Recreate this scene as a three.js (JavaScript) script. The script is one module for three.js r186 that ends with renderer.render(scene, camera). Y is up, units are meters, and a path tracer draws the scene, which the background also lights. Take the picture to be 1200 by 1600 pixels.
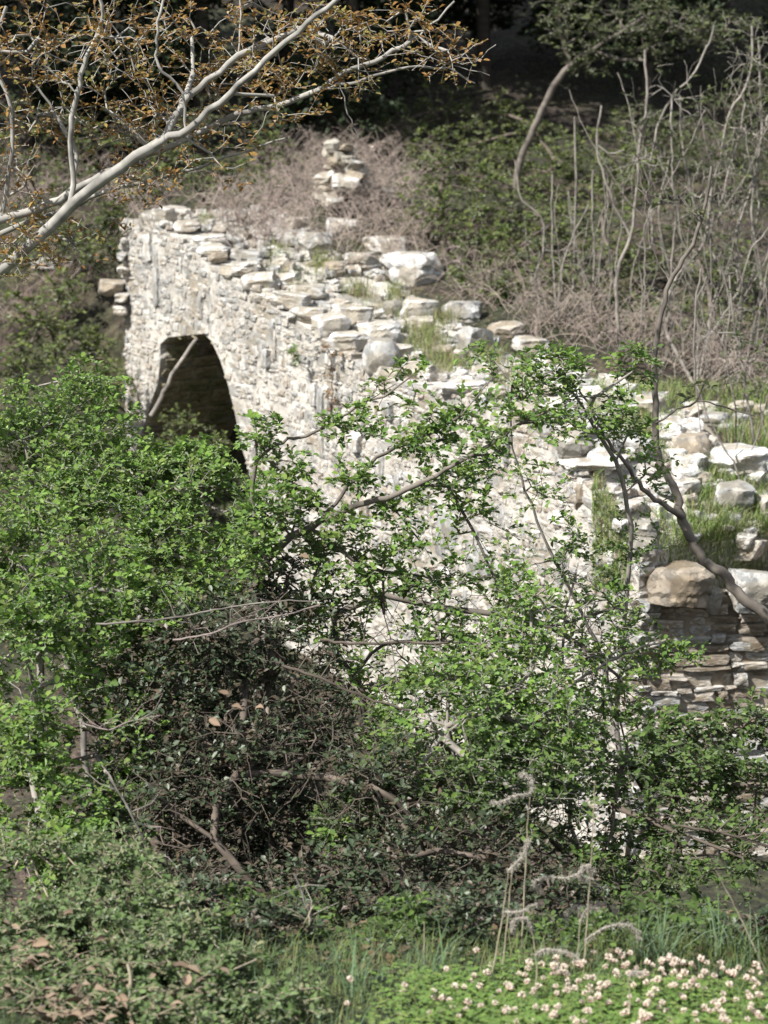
import * as THREE from 'three';
import { mergeGeometries, mergeVertices, toCreasedNormals } from 'three/addons/utils/BufferGeometryUtils.js';

// ---------------------------------------------------------------- camera, sky, sun, exposure
const EYE = 4.2, FOV = 26, TILT = 13.3 * Math.PI / 180;
const scene = new THREE.Scene();
const camera = new THREE.PerspectiveCamera(FOV, 768 / 1024, 0.1, 1500);
camera.position.set(0, EYE, 0);
camera.rotation.x = -TILT;
camera.focus = 15.5; camera.userData.fStop = 2.4;

const SUN = new THREE.Vector3(-0.54, 0.75, 0.38).normalize();
// a thin hazy spring sky: pale all over, bluer overhead, a little brighter towards the sun
{
  const w = 256, h = 128, a = new Float32Array(w * h * 4), dir = new THREE.Vector3();
  for (let y = 0; y < h; y++) for (let x = 0; x < w; x++) {
    const el = ((y + 0.5) / h - 0.5) * Math.PI, az = ((x + 0.5) / w - 0.5) * 2 * Math.PI; dir.set(Math.cos(el) * Math.cos(az), Math.sin(el), Math.cos(el) * Math.sin(az));
    const up = Math.max(0, Math.sin(el)), t = Math.pow(1 - up, 2.2), glow = Math.pow(Math.max(0, dir.dot(SUN)), 6) * 0.22, o = (y * w + x) * 4;
    a[o] = 0.27 + 0.17 * t + glow; a[o + 1] = 0.305 + 0.135 * t + glow; a[o + 2] = 0.37 + 0.06 * t + glow * 0.9; a[o + 3] = 1;
  }
  const sky = new THREE.DataTexture(a, w, h, THREE.RGBAFormat, THREE.FloatType); sky.mapping = THREE.EquirectangularReflectionMapping; sky.magFilter = THREE.LinearFilter; sky.needsUpdate = true;
  scene.background = sky; scene.environment = sky;
}

const sun = new THREE.DirectionalLight(new THREE.Color(1, 0.962, 0.905), 5);
sun.name = 'sun';
sun.position.copy(SUN).multiplyScalar(80).add(new THREE.Vector3(0, 0, -25));
sun.target.position.set(0, 0, -25);
sun.castShadow = true;
sun.shadow.mapSize.set(4096, 4096);
Object.assign(sun.shadow.camera, { left: -40, right: 40, top: 40, bottom: -40, near: 1, far: 220 });
sun.shadow.radius = 1;
scene.add(sun, sun.target);

const renderer = new THREE.WebGLRenderer({ antialias: true });
renderer.toneMapping = THREE.LinearToneMapping;
renderer.toneMappingExposure = 1.88;
renderer.shadowMap.enabled = true;

// ---------------------------------------------------------------- helpers
const V = (x, y, z) => new THREE.Vector3(x, y, z);
function rngOf(seed) { let a = seed >>> 0; return () => { a = (a + 0x6D2B79F5) | 0; let t = Math.imul(a ^ (a >>> 15), 1 | a); t = (t + Math.imul(t ^ (t >>> 7), 61 | t)) ^ t; return ((t ^ (t >>> 14)) >>> 0) / 4294967296; }; }
let R = rngOf(7);
const rr = (a, b) => a + (b - a) * R();
const pick = (a) => a[Math.floor(R() * a.length)];
const clamp = (x, a, b) => Math.min(b, Math.max(a, x));
const sm = (x, a, b) => { const t = clamp((x - a) / (b - a), 0, 1); return t * t * (3 - 2 * t); };
const lerp = (a, b, t) => a + (b - a) * t;
function table(pts) { return (x) => { if (x <= pts[0][0]) return pts[0][1]; for (let i = 1; i < pts.length; i++) if (x <= pts[i][0]) return lerp(pts[i - 1][1], pts[i][1], (x - pts[i - 1][0]) / (pts[i][0] - pts[i - 1][0])); return pts[pts.length - 1][1]; }; }
function hash3(x, y, z) { let h = Math.imul(x | 0, 374761393) ^ Math.imul(y | 0, 668265263) ^ Math.imul(z | 0, 2147483647 ^ 0x5bd1e995); h = Math.imul(h ^ (h >>> 13), 1274126177); h ^= h >>> 16; return (h >>> 0) / 4294967296; }
function noise(x, y, z = 0, per = 0) {
  const xi = Math.floor(x), yi = Math.floor(y), zi = Math.floor(z), f = (t) => t * t * (3 - 2 * t), u = f(x - xi), v = f(y - yi), w = f(z - zi);
  const m = (a) => per ? ((a % per) + per) % per : a, h = (i, j, k) => hash3(m(xi + i), m(yi + j), zi + k);
  return lerp(lerp(lerp(h(0, 0, 0), h(1, 0, 0), u), lerp(h(0, 1, 0), h(1, 1, 0), u), v), lerp(lerp(h(0, 0, 1), h(1, 0, 1), u), lerp(h(0, 1, 1), h(1, 1, 1), u), v), w) * 2 - 1;
}
function fbm(x, y, z = 0, o = 4, per = 0) { let s = 0, a = 0.5, k = 1; for (let i = 0; i < o; i++) { s += a * noise(x * k, y * k, z * k + i * 17, per ? per * k : 0); a *= 0.5; k *= 2; } return s; }

const F = 800 / Math.tan(FOV / 2 * Math.PI / 180), CT = Math.cos(TILT), ST = Math.sin(TILT);
// a point of the place at a distance d in front of the viewer, from where it is sighted in the 1200 x 1600 photograph
function at(px, py, d) { const u = (px - 600) / F, v = (800 - py) / F, k = d / (CT + v * ST); return V(u * k, EYE + (v * CT - ST) * k, -d); }
const perM = (py, d) => F * (CT + (800 - py) / F * ST) / d;

class MB {
  constructor() { this.p = []; this.n = []; this.c = []; this.u = []; this.i = []; this.k = 0; }
  v(x, y, z, nx, ny, nz, c, u = 0, w = 0) { this.p.push(x, y, z); this.n.push(nx, ny, nz); this.c.push(c[0], c[1], c[2]); this.u.push(u, w); return this.k++; }
  t(a, b, c) { this.i.push(a, b, c); }
  get empty() { return !this.i.length; }
  geo() {
    const g = new THREE.BufferGeometry();
    g.setAttribute('position', new THREE.Float32BufferAttribute(this.p, 3)); g.setAttribute('normal', new THREE.Float32BufferAttribute(this.n, 3));
    g.setAttribute('color', new THREE.Float32BufferAttribute(this.c, 3)); g.setAttribute('uv', new THREE.Float32BufferAttribute(this.u, 2)); g.setIndex(this.i); return g;
  }
}
const _a = V(), _b = V(), _c = V(), _d = V();
const UPV = V(0, 1, 0), WHITE = [1, 1, 1];
function tube(mb, pts, rad, sides, col = WHITE) {
  const n = pts.length; let nx = null; const rows = []; let len = 0;
  for (let i = 0; i < n; i++) {
    const t = _a.copy(pts[Math.min(n - 1, i + 1)]).sub(pts[Math.max(0, i - 1)]).normalize().clone();
    if (!nx) { nx = Math.abs(t.y) > 0.9 ? V(1, 0, 0) : V(0, 1, 0); }
    nx = nx.clone().addScaledVector(t, -nx.dot(t)); if (nx.lengthSq() < 1e-8) nx = V(t.z, t.x, t.y).addScaledVector(t, -V(t.z, t.x, t.y).dot(t)); nx.normalize();
    const b = _b.crossVectors(t, nx).clone(); if (i) len += pts[i].distanceTo(pts[i - 1]);
    const row = [], r = typeof rad === 'function' ? rad(i / (n - 1)) : rad[i];
    for (let k = 0; k <= sides; k++) { const a = k / sides * Math.PI * 2, c = Math.cos(a), s = Math.sin(a), x = nx.x * c + b.x * s, y = nx.y * c + b.y * s, z = nx.z * c + b.z * s; row.push(mb.v(pts[i].x + x * r, pts[i].y + y * r, pts[i].z + z * r, x, y, z, col, k / sides * 0.3, len)); }
    rows.push(row);
  }
  for (let i = 0; i < n - 1; i++) for (let k = 0; k < sides; k++) { const a = rows[i][k], b = rows[i][k + 1], c = rows[i + 1][k], d = rows[i + 1][k + 1]; mb.t(a, b, c); mb.t(b, d, c); }
  for (const [r, s] of [[0, -1], [n - 1, 1]]) { const t = _a.copy(pts[r]).sub(pts[r ? r - 1 : 1]).normalize(); const o = mb.v(pts[r].x, pts[r].y, pts[r].z, t.x, t.y, t.z, col); for (let k = 0; k < sides; k++) s > 0 ? mb.t(o, rows[r][k], rows[r][k + 1]) : mb.t(o, rows[r][k + 1], rows[r][k]); }
}
// a leaf: two folded halves of a rounded blade, bent at its tip
function leaf(mb, p, dir, up, L, W, col, simple = false, bend = 0.15) {
  const s = _a.crossVectors(dir, up); if (s.lengthSq() < 1e-6) s.set(1, 0, 0); s.normalize();
  const n = _b.crossVectors(s, dir).normalize();
  const P = (f, w, lift) => mb.v(p.x + dir.x * L * f + s.x * W * w + n.x * lift, p.y + dir.y * L * f + s.y * W * w + n.y * lift, p.z + dir.z * L * f + s.z * W * w + n.z * lift, n.x - s.x * w * 0.7, n.y - s.y * w * 0.7, n.z - s.z * w * 0.7, col);
  const b = P(0, 0, 0), t = P(1, 0, -L * bend);
  if (simple) { const l = P(0.5, -0.5, W * 0.15), r = P(0.5, 0.5, W * 0.15); mb.t(b, r, t); mb.t(b, t, l); return; }
  const l1 = P(0.32, -0.4, W * 0.14), l2 = P(0.7, -0.46, W * 0.1), r1 = P(0.32, 0.4, W * 0.14), r2 = P(0.7, 0.46, W * 0.1);
  mb.t(b, r1, r2); mb.t(b, r2, t); mb.t(b, t, l2); mb.t(b, l2, l1);
}
function blade(mb, p, az, h, w, lean, col) {
  const dx = Math.cos(az), dz = Math.sin(az), sx = -dz, sz = dx; let pa = -1, pb = -1;
  for (let i = 0; i < 3; i++) {
    const f = i / 3, y = h * f * (1 - 0.25 * lean * f), o = h * lean * f * f, ww = w * (1 - f * 0.6) / 2, x = p.x + dx * o, z = p.z + dz * o;
    const a = mb.v(x - sx * ww, p.y + y, z - sz * ww, -dx * 0.6 - sx * 0.4, 0.6, -dz * 0.6 - sz * 0.4, col), b = mb.v(x + sx * ww, p.y + y, z + sz * ww, -dx * 0.6 + sx * 0.4, 0.6, -dz * 0.6 + sz * 0.4, col);
    if (pa >= 0) { mb.t(pa, pb, a); mb.t(pb, b, a); } pa = a; pb = b;
  }
  const t = mb.v(p.x + dx * h * lean, p.y + h * (1 - 0.25 * lean), p.z + dz * h * lean, -dx * 0.6, 0.6, -dz * 0.6, col); mb.t(pa, pb, t);
}
function spline(pts, per = 4, jit = 0) {
  const c = new THREE.CatmullRomCurve3(pts, false, 'centripetal'), o = c.getPoints((pts.length - 1) * per);
  if (jit) for (let i = 1; i < o.length - 1; i++) o[i].add(V(rr(-jit, jit), rr(-jit, jit), rr(-jit, jit)));
  return o;
}
const used = {};
function numbered(name) { used[name] = (used[name] ?? -1) + 1; return used[name] ? name + '_' + String(used[name]).padStart(3, '0') : name; }
function thing(name, label, category, base, group) { const o = new THREE.Group(); o.name = numbered(name); o.position.copy(base); o.userData = { label, category }; if (group) o.userData.group = group; scene.add(o); return o; }
function part(parent, name, geo, mat, stuff = false) { // geometry given in place coordinates
  const m = new THREE.Mesh(geo, mat); m.name = name; m.castShadow = m.receiveShadow = true;
  if (parent !== scene) { m.position.copy(parent.position).negate(); }
  if (stuff) m.userData.kind = 'stuff';
  parent.add(m); return m;
}
function solo(name, label, category, geo, mat, kind, group) {
  const m = new THREE.Mesh(geo, mat); m.name = numbered(name); m.castShadow = m.receiveShadow = true; m.userData = { label, category }; if (kind) m.userData.kind = kind; if (group) m.userData.group = group; scene.add(m); return m;
}

// ---------------------------------------------------------------- textures and materials
function tex(size, fn, srgb) {
  const d = new Uint8Array(size * size * 4);
  for (let y = 0; y < size; y++) for (let x = 0; x < size; x++) { const c = fn(x / size, y / size), o = (y * size + x) * 4; d[o] = clamp(c[0], 0, 1) * 255; d[o + 1] = clamp(c[1], 0, 1) * 255; d[o + 2] = clamp(c[2], 0, 1) * 255; d[o + 3] = 255; }
  const t = new THREE.DataTexture(d, size, size); t.wrapS = t.wrapT = THREE.RepeatWrapping; t.magFilter = THREE.LinearFilter; t.minFilter = THREE.LinearMipmapLinearFilter; t.generateMipmaps = true; if (srgb) t.colorSpace = THREE.SRGBColorSpace; t.needsUpdate = true; return t;
}
const stoneMap = tex(384, (x, y) => { // weathered limestone: pale ground, grey lichen blotches, rusty flecks, small pits
  const a = fbm(x * 5, y * 5, 1, 5, 5), b = fbm(x * 12, y * 12, 4, 4, 12), c = fbm(x * 3, y * 3, 9, 4, 3), k = noise(x * 64, y * 64, 3, 64);
  let v = 0.94 + a * 0.22 + b * 0.14 + k * 0.03; const li = sm(b + c * 0.8, 0.12, 0.42), ru = sm(c - a * 0.6, 0.2, 0.5);
  if (k > 0.62) v -= 0.14; return [v * (1 - li * 0.26), v * (1 - li * 0.25 - ru * 0.03), v * (1 - li * 0.24 - ru * 0.08)];
}, true);
const stoneBump = tex(384, (x, y) => { const v = 0.5 + fbm(x * 6, y * 6, 21, 6, 6) * 0.6 + (noise(x * 48, y * 48, 5, 48) > 0.6 ? -0.12 : 0); return [v, v, v]; });
const barkMap = tex(128, (x, y) => { const v = 0.8 + fbm(x * 8, y * 4, 2, 4, 0) * 0.3 + fbm(x * 4, y * 16, 8, 3, 0) * 0.2; return [v, v, v]; }, true);
const soilMap = tex(512, (x, y) => { const v = 0.72 + fbm(x * 24, y * 24, 2, 5, 24) * 0.5 + (noise(x * 120, y * 120, 7, 120) > 0.55 ? 0.16 : 0), g = fbm(x * 6, y * 6, 11, 4, 6); return [v, v * (0.97 + g * 0.1), v * (0.93 - g * 0.1)]; }, true);
const soilBump = tex(512, (x, y) => { const v = 0.5 + fbm(x * 30, y * 30, 33, 5, 30) * 0.7; return [v, v, v]; });
const lin = (r, g, b) => new THREE.Color().setRGB(r, g, b);
const stoneM = (r, g, b, bump = 0.02) => new THREE.MeshStandardMaterial({ color: lin(r, g, b), map: stoneMap, bumpMap: stoneBump, bumpScale: bump, roughness: 0.93 });
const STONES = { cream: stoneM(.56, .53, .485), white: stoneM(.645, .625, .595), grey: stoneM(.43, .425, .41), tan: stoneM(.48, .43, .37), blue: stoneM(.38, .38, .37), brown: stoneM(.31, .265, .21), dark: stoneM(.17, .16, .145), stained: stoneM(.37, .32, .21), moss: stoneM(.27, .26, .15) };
const mortarMat = stoneM(.49, .46, .415, 0.05);
const soilMat = new THREE.MeshStandardMaterial({ vertexColors: true, map: soilMap, bumpMap: soilBump, bumpScale: 0.06, roughness: 1 });
const barkM = (r, g, b) => new THREE.MeshStandardMaterial({ color: lin(r, g, b), map: barkMap, roughness: 0.9 });
const BARK = { silver: barkM(.52, .475, .41), stem: barkM(.25, .225, .195), mid: barkM(.19, .165, .14), pale: barkM(.40, .385, .35), grey: barkM(.33, .30, .265), brown: barkM(.15, .12, .095), dry: barkM(.34, .28, .255), dark: barkM(.07, .058, .046), straw: barkM(.46, .40, .29) };
const leafMat = new THREE.MeshPhysicalMaterial({ vertexColors: true, roughness: 0.96, transmission: 0.42, thickness: 0, specularIntensity: 0.5 });
const glossLeafMat = new THREE.MeshStandardMaterial({ vertexColors: true, roughness: 0.5 });
const dryLeafMat = new THREE.MeshStandardMaterial({ vertexColors: true, roughness: 0.85 });
// leaf kinds: length, width, colours
const LEAF = {
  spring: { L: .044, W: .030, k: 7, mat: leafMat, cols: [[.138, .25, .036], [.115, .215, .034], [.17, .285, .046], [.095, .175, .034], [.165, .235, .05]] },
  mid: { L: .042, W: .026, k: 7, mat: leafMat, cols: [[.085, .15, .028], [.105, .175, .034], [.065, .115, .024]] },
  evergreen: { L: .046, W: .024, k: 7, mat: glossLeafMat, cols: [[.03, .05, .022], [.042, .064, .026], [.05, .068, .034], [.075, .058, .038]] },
  weed: { L: .036, W: .02, k: 8, mat: leafMat, cols: [[.13, .195, .07], [.16, .225, .09], [.105, .17, .05], [.20, .21, .11], [.095, .155, .045]] },
  ivy: { L: .075, W: .06, k: 6, mat: leafMat, simple: true, cols: [[.09, .13, .026], [.115, .155, .034], [.065, .092, .022], [.145, .175, .045]] },
  forest: { L: .11, W: .065, k: 6, mat: glossLeafMat, simple: true, cols: [[.022, .036, .016], [.03, .046, .02], [.038, .055, .024]] },
  olive: { L: .085, W: .045, k: 6, mat: leafMat, simple: true, cols: [[.085, .11, .035], [.105, .125, .045], [.065, .09, .03]] },
};

// ---------------------------------------------------------------- the lie of the land
const PC = at(1000, 850, 22.3), PA = at(195, 335, 34.2);            // near and far end of the bridge's sunlit face
const C0 = V(PC.x, 0, PC.z), T = V(PA.x - PC.x, 0, PA.z - PC.z), LEN = T.length(); T.normalize();
const M = V(-T.z, 0, T.x);                                          // into the masonry
if (M.x < 0) M.negate();
const THICK = 2.15;
function face(px, py) { const a = at(px, py, 10), o = V(0, EYE, 0), dir = a.sub(o), den = dir.dot(M), k = C0.clone().sub(o).dot(M) / den, p = o.addScaledVector(dir, k); return { s: p.clone().sub(C0).dot(T), y: p.y }; }
const W = (s, y, q = 0) => V(C0.x + T.x * s + M.x * q, y, C0.z + T.z * s + M.z * q);
const crest = table([[1002, 862], [960, 800], [905, 742], [850, 680], [760, 632], [680, 606], [600, 588], [540, 550], [480, 508], [400, 460], [360, 428], [300, 388], [240, 346], [192, 340]].map((p) => { const f = face(...p); return [f.s, f.y]; }).sort((a, b) => a[0] - b[0]));
const E0 = C0.clone(), ET = V(1, 0, -0.12).normalize(), EM = V(0.12, 0, -1).normalize(); // end wall: along, and into
const bL = table([[0, 4.5], [9.2, 4.64], [10.4, 4.78], [11.2, 5.15], [12.4, 5.75], [16, 7.3], [20, 8.9], [25, 9.4], [32, 8.8], [35, 6.9], [38, 5.0], [44, 2.9], [50, 1.2], [58, -1.5], [80, -10], [130, -28]]);
const bR = table([[0, 6.4], [22.3, 6.3], [23.3, 6.02], [24.2, 5.75], [26, 5.3], [30, 4.85], [34, 4.25], [38, 3.7], [44, 2.9], [50, 1.2], [58, -1.5], [80, -10], [130, -28]]);
function ground(x, z) {
  const d = -z, dx = x - C0.x, dz = z - C0.z, q = dx * M.x + dz * M.z, s = dx * T.x + dz * T.z, e = (x - E0.x) * EM.x + (z - E0.z) * EM.z;
  const past = Math.max(0, s - LEN), m = sm(q, 1.5 - past * 1.2, 2.05 + past * 0.9) * sm(e, 0.1, 0.4);
  const r = Math.max(0, x - 9) * 0.06, wob = fbm(x * 0.35, z * 0.35, 3, 4) * (d < 10.4 ? 0.1 : 0.4) + fbm(x * 0.08, z * 0.08, 8, 2) * (0.2 + 1.6 * sm(d, 40, 60));
  return EYE - lerp(bL(d), bR(d), m) + r * (d > 20 ? 1 : 0) + wob * 1 * (m > 0.5 && d < 31 ? 0.45 : 1) + (d < -4 ? 0 : 0);
}
function topAt(x, z) { // masonry or ground, whichever is higher
  const dx = x - C0.x, dz = z - C0.z, q = dx * M.x + dz * M.z, s = dx * T.x + dz * T.z, g = ground(x, z);
  return q >= -0.05 && q <= THICK && s >= 0 && s <= LEN ? Math.max(g, crest(s) + 0.02) : g;
}
function hit(px, py, from = 7, to = 120) { let lo = from; for (let d = from; d < to; d += 0.1) { const p = at(px, py, d); if (p.y <= topAt(p.x, p.z)) { let a = lo, b = d; for (let k = 0; k < 6; k++) { const m = (a + b) / 2, q = at(px, py, m); if (q.y <= topAt(q.x, q.z)) b = m; else a = m; } const q = at(px, py, b); q.y = Math.min(q.y + 0.02, topAt(q.x, q.z)); return q; } lo = d; } return at(px, py, lo); }

{ // one sheet of earth
  const axis = (a, b, fa, fb, step, grow) => { const o = []; for (let x = fa; x <= fb; x += step) o.push(x); let s = step; while (o[o.length - 1] < b) { s *= grow; o.push(o[o.length - 1] + s); } s = step; while (o[0] > a) { s *= grow; o.unshift(o[0] - s); } return o; };
  const xs = axis(-260, 260, -9, 9, 0.16, 1.12), ds = axis(-260, 380, 5, 44, 0.16, 1.1), mb = new MB();
  for (const d of ds) for (const x of xs) {
    const z = -d, y = ground(x, z), e = 0.1, nx = ground(x - e, z) - ground(x + e, z), nz = ground(x, z - e) - ground(x, z + e), l = Math.hypot(nx, 2 * e, nz);
    const g = sm(fbm(x * 0.6, z * 0.6, 5, 4), -0.25, 0.25), near = d < 11 ? 1 : 0, wood = z < -39 + 2 * noise(x * 0.3, z * 0.3, 12),  k = 0.85 + 0.3 * noise(x * 2.3, z * 2.3, 4);  // wood: bare soil is coloured darker past a set depth
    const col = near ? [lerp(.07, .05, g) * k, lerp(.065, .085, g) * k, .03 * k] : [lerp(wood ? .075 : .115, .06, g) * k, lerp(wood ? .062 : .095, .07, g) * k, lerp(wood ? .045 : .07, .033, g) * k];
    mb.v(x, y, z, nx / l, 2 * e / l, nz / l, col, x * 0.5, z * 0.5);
  }
  const w = xs.length; for (let j = 0; j < ds.length - 1; j++) for (let i = 0; i < w - 1; i++) { const a = j * w + i; mb.t(a, a + 1, a + w); mb.t(a + 1, a + w + 1, a + w); }
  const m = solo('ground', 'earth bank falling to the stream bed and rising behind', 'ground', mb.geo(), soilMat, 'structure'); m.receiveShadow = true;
}

// ---------------------------------------------------------------- stones
function boxUV(g, k = 0.8) {
  const p = g.attributes.position, n = g.attributes.normal, u = new Float32Array(p.count * 2);
  for (let i = 0; i < p.count; i++) { const ax = Math.abs(n.getX(i)), ay = Math.abs(n.getY(i)), az = Math.abs(n.getZ(i)), x = p.getX(i), y = p.getY(i), z = p.getZ(i); const [a, b] = ax > ay && ax > az ? [z, y] : ay > az ? [x, z] : [x, y]; u[i * 2] = a * k; u[i * 2 + 1] = b * k; }
  g.setAttribute('uv', new THREE.BufferAttribute(u, 2)); return g;
}
function rubble(seed, seg = 2, jit = 0.09, round = 0.5) { // one laid stone, about 1 x 1 x 1
  const g0 = new THREE.BoxGeometry(1, 1, 1, seg, seg, seg); g0.deleteAttribute('uv'); g0.deleteAttribute('normal'); const g = mergeVertices(g0), p = g.attributes.position, r = rngOf(seed);
  for (let i = 0; i < p.count; i++) {
    let x = p.getX(i) * 2, y = p.getY(i) * 2, z = p.getZ(i) * 2; const l = Math.hypot(x, y, z), k = Math.pow(Math.pow(Math.abs(x), 6) + Math.pow(Math.abs(y), 6) + Math.pow(Math.abs(z), 6), 1 / 6) || 1;
    const f = lerp(1, 1 / k, round) ; x *= f; y *= f; z *= f;
    p.setXYZ(i, x / 2 + (r() - .5) * jit * 1.6, y / 2 + (r() - .5) * jit * 1.6, z / 2 + (r() - .5) * jit * 1.4);
  }
  return boxUV(toCreasedNormals(g, 0.55), 0.6);
}
const SLABS = Array.from({ length: 26 }, (_, i) => rubble(100 + i, 2, 0.12, 0.75));
function boulder(seed, rx, ry, rz, cuts = 9, detail = 7, rough = 0.06) { // a rock: ball split along rough planes, then weathered
  const r = rngOf(seed), g0 = new THREE.IcosahedronGeometry(1, detail); g0.deleteAttribute('uv'); g0.deleteAttribute('normal'); const g = mergeVertices(g0, 1e-4), p = g.attributes.position, planes = [];
  const tilt = (x, y, z, k) => V(x + (r() - .5) * k, y + (r() - .5) * k, z + (r() - .5) * k).normalize(), smooth = cuts < 6;
  for (let i = 0; i < cuts; i++) { const a = r() * 6.283, h = r() * 1.4 - 0.6, q = Math.sqrt(Math.max(0.05, 1 - h * h)); planes.push([V(Math.cos(a) * q, h, Math.sin(a) * q).normalize(), smooth ? 0.8 + r() * 0.15 : 0.6 + r() * 0.28]); }
  if (!smooth) for (const [x, z] of [[1, 0], [-1, 0], [0, 1], [0, -1]]) planes.push([tilt(x, 0, z, 0.7), 0.62 + r() * 0.2]);
  planes.push([tilt(0, 1, 0, 0.35), smooth ? 0.85 : 0.48 + r() * .14], [tilt(0, -1, 0, 0.4), 0.6]);
  const v = V(), off = r() * 90;
  for (let i = 0; i < p.count; i++) {
    v.fromBufferAttribute(p, i); for (const [n, d] of planes) { const h = v.dot(n) - d + noise(v.x * 3 + off, v.y * 3, v.z * 3) * 0.04; if (h > 0) v.addScaledVector(n, -h * 0.97); }
    const flake = Math.floor((v.y + noise(v.x * 1.1 + off, v.z * 1.1) * 0.12) * 7), w = 1 + fbm(v.x * 2.5 + off, v.y * 3, v.z * 2.5, 4) * rough * 2 + (smooth ? 0 : (hash3(flake, seed, 3) - 0.5) * 0.1);
    p.setXYZ(i, v.x * w * rx * 1.3, v.y * (1 + (w - 1) * 0.3) * ry * 1.6, v.z * w * rz * 1.3);
  }
  return boxUV(toCreasedNormals(g, 0.42), 0.8);
}
// lays stones over a face: frame fn(s, y, q) -> point, axes, extents; the largest get meshes of their own
function layFace(parent, o) {
  const list = [];
  let s0 = o.s0; let panel = 0;
  while (s0 < o.s1) {
    const pw = Math.min(rr(0.5, 1.3), o.s1 - s0); let y = o.y0 + rr(-0.1, 0);
    while (y < o.y1) {
      const h = rr(o.h[0], o.h[1]) * (R() < 0.12 ? 1.7 : 1); let s = s0 + rr(-0.12, 0.06);
      while (s < s0 + pw) {
        const w = rr(o.w[0], o.w[1]) * (R() < 0.1 ? 1.6 : 1), yy = y + h / 2 + noise(s * 0.9, y * 0.7, 2) * 0.05, ss = s + w / 2;
        const hh = h * rr(0.8, 1.12);
        if (o.inside(ss, yy, w / 2, hh / 2)) list.push({ s: ss, y: yy, w: w * rr(0.9, 1.06), h: hh, d: rr(0.16, 0.24), out: rr(o.out[0], o.out[1]), roll: rr(-0.09, 0.09), yaw: rr(-0.07, 0.07), pitch: rr(-0.07, 0.07), tone: o.tone(ss, yy), geo: pick(SLABS), flip: R() < 0.5 });
        s += w + rr(0.004, 0.02);
      }
      y += h + rr(0.002, 0.012);
    }
    s0 += pw; panel++;
  }
  for (const e of o.extra || []) list.push(e);
  const basis = new THREE.Matrix4().makeBasis(o.t, o.up || UPV, o.n), q = new THREE.Quaternion().setFromRotationMatrix(basis), seen = list.slice().sort((a, b) => b.w * b.h - a.w * a.h), cut = seen[Math.min(seen.length, o.single) - 1], lim = cut ? cut.w * cut.h : 0;
  const buckets = {}; let n = 0;
  for (const k of list) {
    const rot = q.clone().multiply(new THREE.Quaternion().setFromEuler(new THREE.Euler(k.pitch, k.yaw + (k.flip ? Math.PI : 0), k.roll))), pos = o.at(k.s, k.y).addScaledVector(o.n, k.out - k.d / 2), sc = V(k.w, k.h, k.d);
    if (k.w * k.h >= lim && n < o.single) { const m = new THREE.Mesh(k.geo, STONES[k.tone]); m.name = 'stone'; m.castShadow = m.receiveShadow = true; m.position.copy(pos).sub(parent.position); m.quaternion.copy(rot); m.scale.copy(sc); parent.add(m); n++; }
    else (buckets[k.tone] ||= []).push(k.geo.clone().applyMatrix4(new THREE.Matrix4().compose(pos, rot, sc)));
  }
  for (const tone in buckets) part(parent, 'small_stone_facing', mergeGeometries(buckets[tone]), STONES[tone], true);
}
// the mouth of the arch as sighted on the face
const archPx = [[206, 760], [214, 700], [232, 640], [246, 600], [250, 565], [250, 538], [262, 527], [290, 524], [318, 521], [330, 532], [344, 562], [356, 600], [366, 640], [378, 700], [396, 760]];
const arch = archPx.map((p) => face(...p));
const LOW = EYE - 10.2;
{ const a = arch[0], b = arch[arch.length - 1]; arch.unshift({ s: a.s + 0.05, y: LOW }); arch.push({ s: b.s - 0.05, y: LOW }); }
function inArch(s, y, grow = 0) { let c = false; for (let i = 0, j = arch.length - 1; i < arch.length; j = i++) { const a = arch[i], b = arch[j]; if ((a.y > y) !== (b.y > y) && s < (b.s - a.s) * (y - a.y) / (b.y - a.y) + a.s) c = !c; } return c; }
const bridge = thing('stone_bridge', 'ruined pale rubble stone bridge with one arch crossing the overgrown stream bed', 'bridge', W(LEN / 2, LOW, THICK / 2));
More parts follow.
